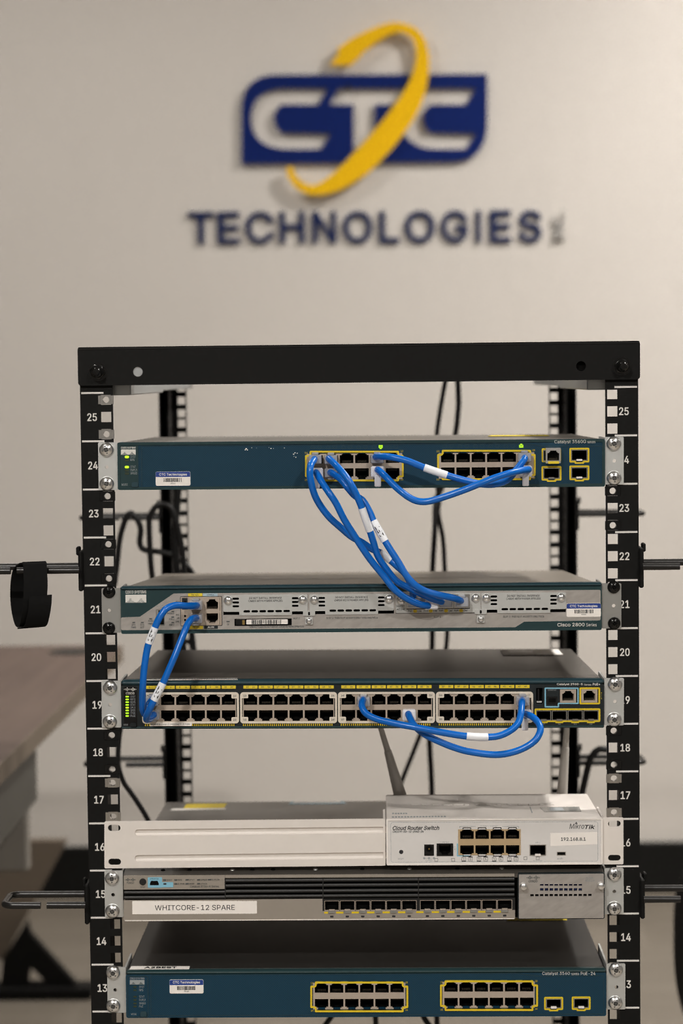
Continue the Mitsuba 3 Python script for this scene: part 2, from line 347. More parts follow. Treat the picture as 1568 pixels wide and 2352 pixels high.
for sgn, u, d, m, lab in [(-1, 25, 1, 'nickel', 'silver cage nut in the highest square hole of the left front post'), (-1, 25, -1, 'nickel', 'silver cage nut just above the left ear of the topmost switch'),
                          (-1, 23, 1, 'black_gloss', 'black cage nut just below the left ear of the topmost switch'), (-1, 22, 1, 'black_gloss', 'black cage nut above the lone square hole between the topmost switch and router, left post'),
                          (-1, 22, -1, 'black_gloss', 'black cage nut just above the left ear of the silver router'), (-1, 18, 1, 'black_gloss', 'black cage nut just below the left ear of the 48 port switch'),
                          (-1, 18, -1, 'black_gloss', 'black cage nut on the left post just above the upper silver pair of nuts'), (-1, 17, 1, 'nickel', 'silver cage nut on the left post, second above the white filler plate'),
                          (-1, 17, -1, 'nickel', 'silver cage nut on the left post right above the white filler plate'), (1, 23, 1, 'black_gloss', 'black cage nut just below the right ear of the topmost switch'),
                          (1, 23, -1, 'black_gloss', 'black cage nut on the right post, second below the topmost switch ear'), (1, 18, 1, 'black_gloss', 'black cage nut just below the right ear of the 48 port switch'),
                          (1, 18, -1, 'black_gloss', 'black cage nut on the right post just above the silver pair of nuts'), (1, 17, 1, 'nickel', 'silver cage nut on the right post, upper one above the white router ear'),
                          (1, 17, -1, 'nickel', 'silver cage nut on the right post touching the top of the white router ear')]:
    z = Z25 - (25 - u) * U - U / 2 + d * .015875
    tag(obj(None, 'cage_nut', NUT[m], None, to_world=T().translate([sgn * .23255, 0, z])), lab, 'cage nut', 'cage nuts in the front posts')

# ------------------------------------------------------------------ screws
def cross_head(r, h, rec=.5):
    prof = [(0, h * (1 - rec)), (.0008, h * (1 - rec))] + [(r * math.sin(a), h * math.cos(a) ** .8) for a in np.linspace(.32, 1.35, 8)] + [(r, h * .12), (r, 0)]
    dome = lathe(prof, 28)
    arms = []
    for a in (0, math.pi / 2):
        b = bx(-r * .55, r * .55, -h * .93, -h * .3, -r * .10, r * .10); b.apply_transform(trimesh.transformations.rotation_matrix(a + .5, [0, 1, 0])); arms.append(b)
    return dome, cat(arms)
_dh, _ah = cross_head(.0068, .0046)
SCREW = {m: (mikit.ply(_dh, 'mat_' + m, smooth=40), mikit.ply(_ah, 'mat_' + ('cavity' if m == 'black_gloss' else 'recess'))) for m in ('chrome', 'black_gloss')}
def rack_screw(px, py, y, m, label, s=1.0):
    p = at(px, py, y - .002); k = thing('rack_screw', label, 'screw', 'screws fastening the devices to the posts')
    M = T().translate([p[0], y, p[2]]).rotate([0, 1, 0], float(rng.uniform(0, 90))).scale(s)
    obj(k, 'head', SCREW[m][0], None, to_world=M); obj(k, 'cross_recess', SCREW[m][1], None, to_world=M)

# ------------------------------------------------------------------ devices
class Dev:
    """A device's own frame: origin at the upper left front corner, u along its front, v up."""
    def __init__(s, key, yf, tl, tr, sag=0.0):
        s.key, s.yf, s.sag = key, yf, sag
        s.P0 = at(*tl, yf); p1 = at(*tr, yf); s.eu = (p1 - s.P0) / np.linalg.norm(p1 - s.P0); s.W = float(np.linalg.norm(p1 - s.P0))
        s.ev = np.array([-s.eu[2], 0, s.eu[0]])
        s.M = np.eye(4); s.M[:3, 0] = s.eu; s.M[:3, 2] = s.ev; s.M[:3, 3] = s.P0
    def uv(s, px, py, dy=0.0):
        q = at(px, py, s.yf + dy) - s.P0; return float(q @ s.eu), float(q @ s.ev)
    def r(s, x0, y0, x1, y1, dy=0.0):      # pixel box -> (u0, v0, u1, v1)
        cu, cv = s.uv((x0 + x1) / 2, (y0 + y1) / 2, dy); sc = (s.yf + dy - CAM[1]) / FPX
        w, h = abs(x1 - x0) * sc, abs(y1 - y0) * sc; return cu - w / 2, cv - h / 2, cu + w / 2, cv + h / 2
    def poly(s, pts, dy=0.0): return Polygon([s.uv(*p, dy) for p in pts]).buffer(0)
    def w(s, m, sag=False):
        m = m.copy(); v = m.vertices.copy()
        if sag: v[:, 2] -= np.maximum(v[:, 1], 0) * s.sag
        m.vertices = v @ s.M[:3, :3].T + s.M[:3, 3]; return m
    def put(s, name, m, material, smooth=False, parent=None, sag=False, **k): return obj(parent or s.key, name, s.w(m, sag), material, smooth, **k)
    def inst(s, name, ply, u, y, v, parent=None, rot=0.0, scale=1.0, flip=False, **k):
        M = s.M.copy(); L = np.eye(4); L[:3, 3] = (u, y, v); M = M @ L
        t = T(M.tolist())
        if rot: t = t.rotate([0, 1, 0], rot)
        if flip: t = t.rotate([0, 1, 0], 180)
        if scale != 1.0: t = t.scale(scale)
        return obj(parent or s.key, name, ply, None, to_world=t, **k)
    def text(s, st, x0, y0, x1, y1, m, bold=False, dy=-.0002, italic=0.0, parent=None, name='printed_text', depth=.00012):
        u0, v0, u1, v1 = s.r(x0, y0, x1, y1, dy); return s.put(name, text_fit(st, u0, v0, u1, v1, dy, bold, depth, italic), m, parent=parent)
    def rect(s, name, x0, y0, x1, y1, m, dy0=-.0003, dy1=.0, r=0.0, parent=None, **k):
        u0, v0, u1, v1 = s.r(x0, y0, x1, y1, dy0); return s.put(name, plate(rrect(u0, v0, u1, v1, r), dy0, dy1), m, parent=parent, **k)
    def top(s, px, py, dv=0.0):            # point seen on the (sagging) top face
        e2 = np.array([0, 1.0, 0]) - s.sag * s.ev; n = np.cross(s.eu, e2); d = ray(px, py); P = s.P0 + dv * s.ev
        return CAM + d * ((P - CAM) @ n) / (d @ n)
    def sticker(s, name, pts, m, dv=0.0, th=.0003, **k):
        P = np.array([s.top(*p, dv) for p in pts]); up = np.array([0, 0, th]); v = np.vstack([P, P + up]); n = len(P)
        f = [(0, i + 1, i) for i in range(1, n - 1)] + [(n, n + i, n + i + 1) for i in range(1, n - 1)] + [q for i in range(n) for q in ((i, (i + 1) % n, n + (i + 1) % n), (i, n + (i + 1) % n, n + i))]
        msh = trimesh.Trimesh(v, f, process=False); trimesh.repair.fix_normals(msh); return obj(s.key, name, msh, m, **k)
    def top_text(s, st, p00, p10, p11, p01, m, dv=0.0, name='printed_text'):  # lower left, lower right, upper right, upper left
        A, B, C, Dd = (s.top(*p, dv) for p in (p00, p10, p11, p01)); q = text_raw(st, True); v = q.vertices; n = (v - v.min(0)) / np.maximum(np.ptp(v, axis=0), 1e-9)
        x, y = n[:, :1], n[:, 1:2]; P = (1 - x) * (1 - y) * A + x * (1 - y) * B + x * y * C + (1 - x) * y * Dd; P[:, 2] += .0005 + n[:, 2] * .0001
        obj(s.key, name, trimesh.Trimesh(P, q.faces, process=False), m)
    def chassis(s, x0, x1, v0, v1, y0, depth, m, c=.0012, name='chassis'):
        mm = bx(x0, x1, y0, depth, v0, v1, c); yv = mm.vertices[:, 1][mm.faces]; mm.update_faces(~(yv < y0 + c + 1e-6).all(1))   # open in front, the face closes it
        return s.put(name, mm, m, sag=True)

def ear(d, x0, y0, x1, y1, hole, inner, m='zinc', slots=None, dpt=.06, hh=None):
    """An L bracket: a flange on the post and a leg along the device's side."""
    yo = -d.yf - .0022                       # flange lies on the post's front, in the device's own depth
    u0, v0, u1, v1 = d.r(x0, y0, x1, y1, yo)
    P = rrect(u0, v0, u1, v1, .0012)
    if hole: P = P.difference(Point(*d.uv(*hole, yo)).buffer(.0017, quad_segs=6))
    for q in slots or []:
        a = d.r(*q, yo); P = P.difference(rrect(*a, .5 * (a[3] - a[1])))
    ui = u1 if inner > 0 else u0
    a, b = (ui - .0018, ui) if inner > 0 else (ui, ui + .0018)
    return d.put('mounting_ear', cat([plate(P, yo, yo + .0020), bx(a, b, yo, dpt, v0 + .001, v1 - .001)]), m)

def jack_polys(w=.01235, h=.0074, nw=.0066, nh=.0026, nw2=.0090, nh2=.0010):
    return unary_union([sbox(-w / 2, -h / 2, w / 2, h / 2), sbox(-nw / 2, h / 2 - .0001, nw / 2, h / 2 + nh), sbox(-nw2 / 2, h / 2 - .0001, nw2 / 2, h / 2 + nh2)])
JP = jack_polys()
def jack_mesh(P):
    sh = P.buffer(.0006, join_style=2)
    return cat([plate(sh.difference(P), .0005, .013), plate(sh, .0128, .0138)])
JACK = mikit.ply(jack_mesh(JP), 'mat_cavity')
PINS = mikit.ply(cat([bx(x - .00022, x + .00022, .004, .0125, -.0031, -.0027) for x in (np.arange(8) - 3.5) * .00102] + [bx(x - .00022, x + .00022, .0042, .0046, -.0031, -.0012) for x in (np.arange(8) - 3.5) * .00102]), 'mat_contact')
def port_block(d, x1c, yt, yb, cols, bez, m='bezel', pitch=.01405, by=(-.0012, .0012), rows=2, pad=.0012):
    """Rows of network jacks behind one bezel. x1c, yt, yb: pixel centre of the first column, of the upper and the lower row's openings; bez: the bezel's pixel box."""
    (u0, vt), (_, vb) = d.uv(x1c, yt, by[0]), d.uv(x1c, yb, by[0])
    B = d.r(*bez, by[0]); P = sbox(*B); hs = []
    for c in range(cols):
        hs.append(affinity.translate(JP, u0 + c * pitch, vt))
        if rows == 2: hs.append(affinity.translate(affinity.scale(JP, 1, -1, origin=(0, 0)), u0 + c * pitch, vb))
    d.put('port_bezel', plate(P.difference(unary_union(hs)), *by), m)
    out = []
    for c in range(cols):
        for row, v in enumerate((vt, vb)[:rows]):
            k = d.inst('port', JACK, u0 + c * pitch, by[0], v, flip=row == 1); d.inst('contacts', PINS, u0 + c * pitch, by[0], v, parent=k, flip=row == 1)
        out.append(u0 + c * pitch)
    return sbox(*B)
def one_jack(d, x0, y0, x1, y1, m, frame=2.2, flip=False, name='port', dy=-.001):
    u0, v0, u1, v1 = d.r(x0, y0, x1, y1, dy); cu, cv = (u0 + u1) / 2, (v0 + v1) / 2 + (.0011 if flip else -.0011)
    P = affinity.translate(affinity.scale(JP, .86, .93 * (-1 if flip else 1), origin=(0, 0)), cu, cv)
    k = d.put(name, cat([plate(sbox(u0, v0, u1, v1).difference(P), dy, .004), plate(P.buffer(.0006), .012, .0128), plate(P.buffer(.0006).difference(P), .003, .0125)]), m)
    d.put('interior', plate(P.buffer(.0004), .0112, .0118), 'cavity', parent=k); d.inst('contacts', PINS, cu, dy, cv, parent=k, flip=flip)
    return sbox(u0, v0, u1, v1)
def sfp(d, x0, y0, x1, y1, dy=-.0008, frame=.0007, latch=True, deep=.03, bright=False, m='nickel', name='fibre_port'):
    u0, v0, u1, v1 = d.r(x0, y0, x1, y1, dy); o = sbox(u0, v0, u1, v1); i = sbox(u0 + frame, v0 + frame, u1 - frame, v1 - frame)
    k = d.put(name, cat([plate(o.difference(i), dy, dy + .003), ]), m)
    d.put('interior', cat([plate(o.buffer(-.0002).difference(i), dy + .003, deep), plate(i, deep - .001, deep)]), 'cavity', parent=k)
    if latch:
        cu = (u0 + u1) / 2; d.put('latch', bx(cu - .0027, cu + .0027, dy - .0012, dy + .002, v0 - .0003, v0 + .0015, .0002), 'white_edge' if bright else m, parent=k)
    return o
def yframe(d, x0, y0, x1, y1, t=4.0, r=.0012, bump=True, m='yellow', name='yellow_outline'):
    u0, v0, u1, v1 = d.r(x0, y0, x1, y1); P = rrect(u0, v0, u1, v1, r)
    if bump:
        cu = (u0 + u1) / 2; P = P.union(rrect(cu - .0042, v0 - .0012, cu + .0042, v0 + .002, .0005))
    t = t * (d.yf - CAM[1]) / FPX
    return d.put(name, plate(P.difference(P.buffer(-t, join_style=1)), -.00035, 0), m)
def notch_frame(d, x0, y0, x1, y1, nx=10.5, ny=9.5, t=4.4, m='yellow'):
    """The outline round a port block, with stepped corners."""
    P = d.poly([(x0, y0 + ny), (x0 + nx, y0 + ny), (x0 + nx, y0), (x1 - nx, y0), (x1 - nx, y0 + ny), (x1, y0 + ny), (x1, y1 - ny), (x1 - nx, y1 - ny), (x1 - nx, y1), (x0 + nx, y1), (x0 + nx, y1 - ny), (x0, y1 - ny)])
    P = P.buffer(-.0012).buffer(.0012).buffer(.001).buffer(-.001); t = t * (d.yf - CAM[1]) / FPX
    d.put('yellow_outline', plate(P.difference(P.buffer(-t)), -.0014, 0), m)
LEDM = {}
def led(d, x0, y0, x1, y1, on, name='status_light', shape=None, e=(.25, .50, .004)):
    u0, v0, u1, v1 = d.r(x0, y0, x1, y1); P = shape or rrect(u0, v0, u1, v1, .5 * (v1 - v0))
    k = d.put(name, plate(P, -.0006, 0), 'led_off', label='lit green light' if on else None)
    if on: scene[k]['emitter'] = {'type': 'area', 'radiance': {'type': 'rgb', 'value': [float(x) for x in e]}, 'sampling_weight': .02}
def barcode(d, x0, y0, x1, y1, parent, n=22, m='black_ink'):
    u0, v0, u1, v1 = d.r(x0, y0, x1, y1); w = (u1 - u0) / n; rr = random.Random(int(x0)); u = u0; ms = []
    while u < u1 - w * .5:
        a = rr.choice((.35, .5, .8, 1.1)) * w; ms.append(bx(u, u + a, -.0008, -.0005, v0, v1)); u += a + rr.choice((.45, .6, .9)) * w
    d.put('barcode', cat(ms), m, parent=parent)
def asset_tag(d, x0, y0, x1, y1, num):
    """The white stick-on tag with a blue head."""
    k = d.rect('asset_tag', x0, y0, x1, y1, 'paper', -.0005, 0, .0014, label='white asset tag with blue head and barcode')
    h = (y1 - y0); u0, v0, u1, v1 = d.r(x0, y0, x1, y1); full = rrect(u0, v0, u1, v1, .0014).intersection(sbox(u0, v1 - .39 * (v1 - v0), u1, v1))
    d.put('blue_head', plate(full.buffer(-.00015), -.0007, -.0004), 'royal', parent=k)
    w = x1 - x0
    d.text('CTC Technologies', x0 + .10 * w, y0 + .11 * h, x0 + .90 * w, y0 + .34 * h, 'paper', True, -.0007, parent=k)
    barcode(d, x0 + .23 * w, y0 + .46 * h, x0 + .77 * w, y0 + .73 * h, k)
    d.text(num, x0 + .43 * w, y0 + .78 * h, x0 + .57 * w, y0 + .88 * h, 'dark_ink', True, -.0005, parent=k)
def bridge_old(d, x0, y0, x1, y1, m='white_ink', ink='teal'):
    """Lettering over a pale panel with two peaks of thin bars."""
    h = y1 - y0; k = d.rect('maker_badge', x0, y0 + .34 * h, x1, y1, m, -.0003, 0)
    d.text('CISCO SYSTEMS', x0, y0, x1, y0 + .25 * h, m, True, -.0002, parent=k)
    u0, v0, u1, v1 = d.r(x0, y0 + .34 * h, x1, y1); ms = []
    for i in range(21):
        u = u0 + (u1 - u0) * (.04 + .92 * i / 20); t = min(abs(i - 4.5), abs(i - 15.5)); f = max(.06, .70 * math.exp(-t / 2.2))
        ms.append(bx(u - .00018, u + .00018, -.00045, -.0002, v0, v0 + f * (v1 - v0)))
    d.put('peaks', cat(ms), ink, parent=k)
def bridge_new(d, x0, y0, x1, y1, m, y=0.0):
    h = y1 - y0; u0, v0, u1, v1 = d.r(x0, y0, x1, y0 + .56 * h); ms = []
    for i, f in enumerate((.25, .5, 1, .5, .25, .5, 1, .5, .25)):
        u = u0 + (u1 - u0) * (.03 + .94 * i / 8); c = v0 + .45 * (v1 - v0); ms.append(plate(rrect(u - .00035, c - f * .45 * (v1 - v0), u + .00035, c + f * .55 * (v1 - v0), .0003), y - .0004, y))
    k = d.put('maker_badge', cat(ms), m); d.text('CISCO', x0 + .15 * (x1 - x0), y0 + .68 * h, x1 - .15 * (x1 - x0), y1, m, True, y - .0002, parent=k)
def device_screws(d, which, m, spots):
    for i, (px, py) in enumerate(spots):
        rack_screw(px, py, -.0024, m, f'{"silver" if m == "chrome" else "black"} cross head screw at the {("upper left", "lower left", "upper right", "lower right")[i]} of {which}', 1.0 if m == 'chrome' else .86)

YF = -.0045
# --- unit 24: blue-green switch with patched ports
sw24 = thing('network_switch', 'thin blue-green switch with lit green lights, topmost device in the rack', 'network switch')
d = D24 = Dev(sw24, YF, (269.5, 1016.4), (1388.7, 1008.2), .011)
H = .0437
d.chassis(.0006, d.W - .0006, -H + .0004, -.0004, .006, .335, 'chassis_grey')
face = rrect(0, -H, d.W, 0, .0018)
blkA, blkB = (704, 1041.5, 923.8, 1101.5), (1007.5, 1039.5, 1226.5, 1098.8)
SF = [(1249.5, 1032.5, 1288, 1061), (1247.5, 1075, 1284.5, 1099.5), (1311.5, 1033, 1348.5, 1058), (1311.5, 1073.5, 1348.5, 1098.5)]
holes = [sbox(*d.r(*b)).buffer(-.0002) for b in (blkA, blkB)] + [sbox(*d.r(*b)) for b in SF]
d.put('faceplate', plate(face.difference(unary_union(holes)), 0, .0065), 'teal_face')
rim = face.difference(rrect(.0022, -H + .0026, d.W - .0022, -.0026, .001))
inset = d.poly([(325, 1024), (1205, 1018), (1250, 1025), (1383, 1024), (1383, 1111), (325, 1122)]).buffer(-.0006).buffer(.0006)
d.put('rim', plate(rim, -.0010, .0002), 'teal')
d.put('face_moulding', plate(inset.difference(inset.buffer(-.00045)), -.0006, 0), 'teal_bright')
lp = d.r(271.5, 1020, 318, 1123); d.put('light_panel', plate(rrect(*lp, .0016), -.0001, 0), 'teal')
d.put('light_panel_edge', plate(rrect(*lp, .0016).difference(rrect(*lp, .0016).buffer(-.0005)), -.0009, 0), 'teal_bright')
bridge_old(d, 277.5, 1026, 311.5, 1045)
for y, on, st in ((1049.6, 1, 'SYST'), (1057, 0, 'RPS'), (1072.8, 1, 'STAT'), (1080, 0, 'DUPLX'), (1087.5, 0, 'SPEED')):
    led(d, 286.3, y - 3, 296.4, y + 3, on); d.text(st, 299.5, y - 3.2, 300 + 3.0 * len(st), y + 2.0, 'grey_ink')
d.text('MODE', 279, 1110.5, 293, 1115.5, 'grey_ink')
d.rect('mode_button', 302, 1107.5, 317, 1119, 'teal_bright', -.0022, 0, .0014)
asset_tag(d, 357.2, 1083, 437.3, 1115.8, '0016')
port_block(d, 725.3, 1055.2, 1085.8, 6, blkA); port_block(d, 1028.0, 1052.6, 1083.2, 6, blkB)
notch_frame(d, 700.2, 1035.3, 926.8, 1105.6); notch_frame(d, 1003.5, 1033, 1229.5, 1102.8)
for x, y, st in ((703, 1040, '1X'), (922.5, 1036, '11X'), (703, 1102, '2X'), (922.5, 1101, '12X'), (1005.5, 1036.5, '13X'), (1225, 1034, '23X'), (1005.5, 1101, '14X'), (1225, 1098, '24X')):
    d.text(st, x - 3.4, y - 2.2, x + 3.4, y + 2.2, 'yellow')
for x0, on in ((716, 10), (1019, 23)):
    for i in range(12):
        x = x0 + 17.55 * i + (0 if i % 2 else 2); y = (1027.5 if x0 < 900 else 1025.0) - (x - x0) * .006; n = i + 1 + (12 if x0 > 900 else 0)
        u, v = d.uv(x, y); s = 1 if i % 2 else -1
        P = Polygon([(u - .0019, v + s * .0017), (u + .0019, v + s * .0017), (u + .0019, v - s * .0009), (u + .0010, v - s * .0009), (u + .0010, v - s * .0019), (u - .0010, v - s * .0019), (u - .0010, v - s * .0009), (u - .0019, v - s * .0009)])
        lit = n in ((10, 23) if False else (10, 23))
        if lit:
            led(d, x - 4, y - 4, x + 4, y + 4, True, 'port_light', P, (.20, .42, .003)); d.text(str(n), x - 2.6, y - 2, x + 2.6, y + 2, 'teal', True, -.0007)
        else: d.put('port_light', plate(P.difference(P.buffer(-.0004)), -.0002, 0), 'grey_ink' if False else 'teal_bright')
for i, b in enumerate(SF[1:]):
    sfp(d, *b, bright=i > 0); yframe(d, b[0] - 4.5, b[1] - 4.5, b[2] + 4.5, b[3] + 4.3)
yframe(d, 1243.5, 1029.5, 1288, 1061.5)
sfp(d, 1247, 1033.5, 1284.5, 1060, latch=False)
one_jack(d, 1253.3, 1028.6, 1287.2, 1064.2, 'chrome', dy=-.010, name='copper_transceiver'); d.rect('transceiver_latch', 1258.5, 1059.5, 1283.5, 1065.2, 'yellow_paper', -.012, -.009, .0004, label='yellow latch')
d.text('Catalyst 3560G', 1273, 1010.5, 1345, 1020, 'white_ink', dy=-.0011); d.text('SERIES', 1348.5, 1013.2, 1367, 1018, 'white_ink', dy=-.0011)
d.sticker('top_label', [(1120, 1002.5), (1262, 1001.5), (1255, 999.6), (1128, 1000.4)], 'yellow_paper', label='yellow sticker')
for i in range(16):               # scuff marks in the face's paint
    x, y = (563 + rng.random() * 8, 1029 + rng.random() * 5) if i < 5 else (575 + rng.random() * 85, 1027 + rng.random() * 3) if i < 11 else (672 + rng.random() * 14, 1040 + rng.random() * 12)
    u, v = d.uv(x, y); s = .0002 + .0004 * rng.random(); d.put('scuff', bx(u - s, u + s, -.0002, 0, v - s * .8, v + s * .8), 'white_edge')
ear(d, 225.5, 1016, 270, 1126, (245.3, 1073), 1); ear(d, 1388.7, 1003.5, 1432, 1113, (1410.5, 1058.5), -1)
device_screws(d, 'the topmost switch', 'chrome', [(244, 1033), (245, 1111), (1409.5, 1019), (1410, 1098)])

# --- unit 21: router with slot covers
rt = thing('router', 'router with brushed silver front, slot covers and teal trim below the topmost switch', 'router')
d = D21 = Dev(rt, YF - .002, (276.8, 1347.5), (1381, 1338), .056)
H = .0438
d.chassis(.0008, d.W - .0008, -H + .0004, -.0012, .008, .416, 'chassis_brown')
body = rrect(0, -H, d.W, 0, .0015)
silver = d.poly([(398.8, 1363), (1379, 1354.7), (1379, 1425), (1203, 1428.2), (1183, 1440.8), (277.8, 1447.5), (277.8, 1418), (321, 1416.5)]).buffer(-.0015).buffer(.0015)
bays = [512, 709.5, 908, 1104.3]; BW = 195.5
bay_holes = [d.poly([(x, 1368 - .0085 * (x - 512)), (x + BW, 1368 - .0085 * (x + BW - 512)), (x + BW, 1413.5 - .0085 * (x + BW - 512)), (x, 1413.5 - .0085 * (x - 512))]).buffer(-.0003) for x in bays]
fe = sbox(*d.r(415.5, 1371, 508.5, 1436)); usb = sbox(*d.r(358, 1399.5, 378, 1437.5)); cf = sbox(*d.r(538, 1421, 670, 1437.5))
d.put('front_frame', plate(body.difference(silver), -.0001, .008), 'teal')
d.put('top_trim', bx(0, d.W, -.0022, .010, -.0032, .0002, .0014), 'teal_bright', True)
d.put('faceplate', plate(silver.difference(unary_union(bay_holes + [fe, usb, cf])), 0, .006), 'brushed')
d.put('bay_interior', plate(silver.buffer(-.0005), .0125, .0135), 'cavity')
bridge_old(d, 287.8, 1356.2, 336, 1384.5)
def slot(u0, v0, u1, v1): return rrect(u0, v0, u1, v1, .5 * (v1 - v0))
SCR = {k: (mikit.ply(cross_head(.0042, .0034)[0], 'mat_chrome', smooth=40), mikit.ply(cross_head(.0042, .0034)[1], 'mat_recess')) for k in (0,)}[0]
def small_screw(u, v, y, parent, s=1.0, name='thumb_screw'):
    d.inst(name, SCR[0], u, y, v, parent=parent, scale=s, rot=float(rng.uniform(0, 90)))
def slot_cover(i, x):
    u0, vt = d.uv(x + .6, 1367.2 - .0085 * (x - 512)); w = .0777; h = .0188
    P = unary_union([rrect(u0, vt - h + .0034, u0 + w, vt, .0012), sbox(u0 + .0145, vt - h, u0 + w - .0145, vt - .002)])
    for s in (0, 1):
        ua = u0 + (.0085 if s == 0 else w - .0145)
        P = P.difference(unary_union([slot(ua, vt - .0042 - .0035 * j, ua + .0060, vt - .0023 - .0035 * j) for j in range(3)]))
    ua = u0 + .0185 - (0 if i != 3 else .0)
    P = P.difference(unary_union([slot(ua + .00735 * j, vt - .0161, ua + .00735 * j + .0060, vt - .0140) for j in range(6)]))
    k = d.put('slot_cover', plate(P, -.0012, .0012), 'zinc', label='silver slot cover with vent slots')
    sc = (d.yf - CAM[1]) / FPX
    xa = x + 58; y0 = 1371.2 - .0085 * (x - 512)
    d.text('DO NOT INSTALL INTERFACE', xa + 2, y0, xa + 77, y0 + 4.6, 'black_ink', True, -.0013, parent=k)
    d.text('CARDS WITH POWER APPLIED', xa, y0 + 6.6, xa + 79, y0 + 11.2, 'black_ink', True, -.0013, parent=k)
    small_screw(u0 + .0045, vt - .0048, -.0012, k); small_screw(u0 + w - .0045, vt - .0048, -.0012, k)
for i, x in enumerate(bays):
    if i != 2: slot_cover(i, x)
u0, v0, u1, v1 = d.r(908.5, 1363, 1103.5, 1410.5)
cardP = rrect(u0, v0 + .0012, u1, v1, .0008); jacks = [sbox(*d.r(x, 1366, x + 37.6, 1398)) for x in (933, 971, 1003.5, 1041)]
jw = sbox(*d.r(932.5, 1365.5, 1078.5, 1398.8))
kc = d.put('switch_card', plate(cardP.difference(jw), -.0012, .0012), 'zinc', label='silver four port switch card')
small_screw(u0 + .0045, v1 - .006, -.0012, kc); small_screw(u1 - .0045, v1 - .0045, -.0012, kc)
for x in (933, 969.5, 1005.5, 1042): one_jack(d, x, 1366 - .0085 * (x - 933), x + 36, 1398 - .0085 * (x - 933), 'nickel', dy=-.002)
d.text('HWIC', 910.5, 1390, 929, 1395.5, 'dark_ink', True, -.0013, parent=kc); d.text('4ESW', 910.5, 1397, 930, 1402, 'dark_ink', True, -.0013, parent=kc)
for x in (953, 989, 1024, 1058.5):
    y = 1403.5 - .0085 * (x - 953); d.text('PWR', x - 16, y - 2.2, x - 6, y + 2.2, 'black_ink', True, -.0013, parent=kc); d.text('LNK', x + 6, y - 2.2, x + 15, y + 2.2, 'black_ink', True, -.0013, parent=kc)
    d.rect('card_light', x - 4.5, y - 3.6, x + 4.5, y + 3.6, 'yellow', -.0016, -.001, .0013, parent=kc)
for x, y in ((709.5, 1425.5), (1103.7, 1421.5)):
    k = d.rect('slot_clip', x - 9, y - 8.5, x + 8.5, y + 9, 'zinc', -.0022, .001, .0006); u, v = d.uv(x, y); small_screw(u, v, -.0022, k, .72)
    d.rect('clip_tongue', x - 14, y - 22, x + 14, y - 11, 'zinc', -.0018, .0008, .0006, parent=k); d.rect('clip_hole', x - 2.2, y - 20, x + 2.2, y - 12, 'cavity', -.002, 0, .0008, parent=k)
for st, x0, x1, y in (('SLOT 3', 673, 688, 1420), ('SLOT 2  THIS SLOT ACCEPTS ONLY VICs AND WICs', 749, 867, 1419), ('SLOT 1', 996, 1012, 1417), ('SLOT 0  THIS SLOT ACCEPTS ONLY VICs', 1155, 1249, 1416), ('COMPACT FLASH: DO NOT REMOVE DURING NETWORK OPERATION', 572, 698, 1439.5)):
    d.text(st, x0, y - 2.2, x1, y + 2.2, 'dark_ink', True)
# compact flash slot, ports and their prints
k = d.rect('flash_slot', 538, 1421, 670, 1437.5, 'cavity', .004, .006); d.rect('flash_card', 565, 1423, 661, 1434, 'paper', -.0004, .003, .0006, parent=k, label='white barcode strip'); barcode(d, 578, 1423.6, 648, 1433.4, k, 30)
d.rect('eject_button', 541, 1422.5, 563, 1436, 'black_plastic', -.0016, .003, .0006, parent=k); d.rect('eject_shine', 556, 1424, 562, 1435, 'gold', -.0018, -.001, .0003, parent=k)
d.text('CF', 521, 1432, 526.5, 1436, 'dark_ink', True); d.rect('flash_light', 520, 1426.5, 527, 1429, 'dark_ink', -.0004)
d.put('ethernet_frame', plate(fe.buffer(.0002).difference(unary_union([sbox(*d.r(*q)) for q in ((433, 1373, 465.5, 1403.5), (470, 1373, 505, 1403), (433, 1406, 465.5, 1434.5), (470, 1406, 505, 1434.5), (418, 1373, 431, 1400), (418, 1406, 431, 1434))])), -.001, .003), 'bezel')
d.put('ethernet_outline', plate(fe.buffer(.0007).difference(fe), -.0006, 0), 'black_ink')
one_jack(d, 433, 1373, 466, 1403.8, 'bezel'); one_jack(d, 470, 1373, 504, 1403.5, 'bezel'); one_jack(d, 433, 1405.8, 466, 1434.5, 'bezel', flip=True); one_jack(d, 470, 1406, 504, 1434.5, 'bezel', flip=True)
for y, mm in ((1373, 'slate'), (1406, 'bezel')):
    k = d.rect('link_light_panel', 418, y, 431.5, y + 28, mm, -.0008, .003)
    for yy in (9, 18): d.rect('link_light', 422.5, y + yy - 2.5, 427, y + yy + 2.5, 'cavity', -.0012, 0, .0008, parent=k)
k = d.rect('usb_port', 358, 1399.5, 378, 1437.5, 'nickel', .0, .002); d.rect('usb_hole', 360, 1402, 376, 1434.5, 'cavity', -.0004, .002, parent=k); d.rect('usb_tongue', 360, 1402, 364, 1434, 'zinc_dull', -.0006, .0, parent=k)
for st, q, mm, ink in (('FE 0/1', (431.5, 1362.8, 464.5, 1370.5), 'yellow_paper', 'dark_ink'), ('CONSOLE', (466.5, 1363, 499.5, 1369.8), 'paleblue', 'dark_ink'), ('FE 0/0', (435, 1436, 466, 1445), 'yellow_paper', 'dark_ink'), ('AUX', (468.5, 1436.5, 500, 1444.5), 'slate', 'white_ink')):
    k = d.rect('port_label', *q, mm, -.0004, 0); w = q[2] - q[0]; d.text(st, q[0] + .25 * w, q[1] + 2, q[2] - .25 * w, q[3] - 2, ink, True, -.0005, parent=k)
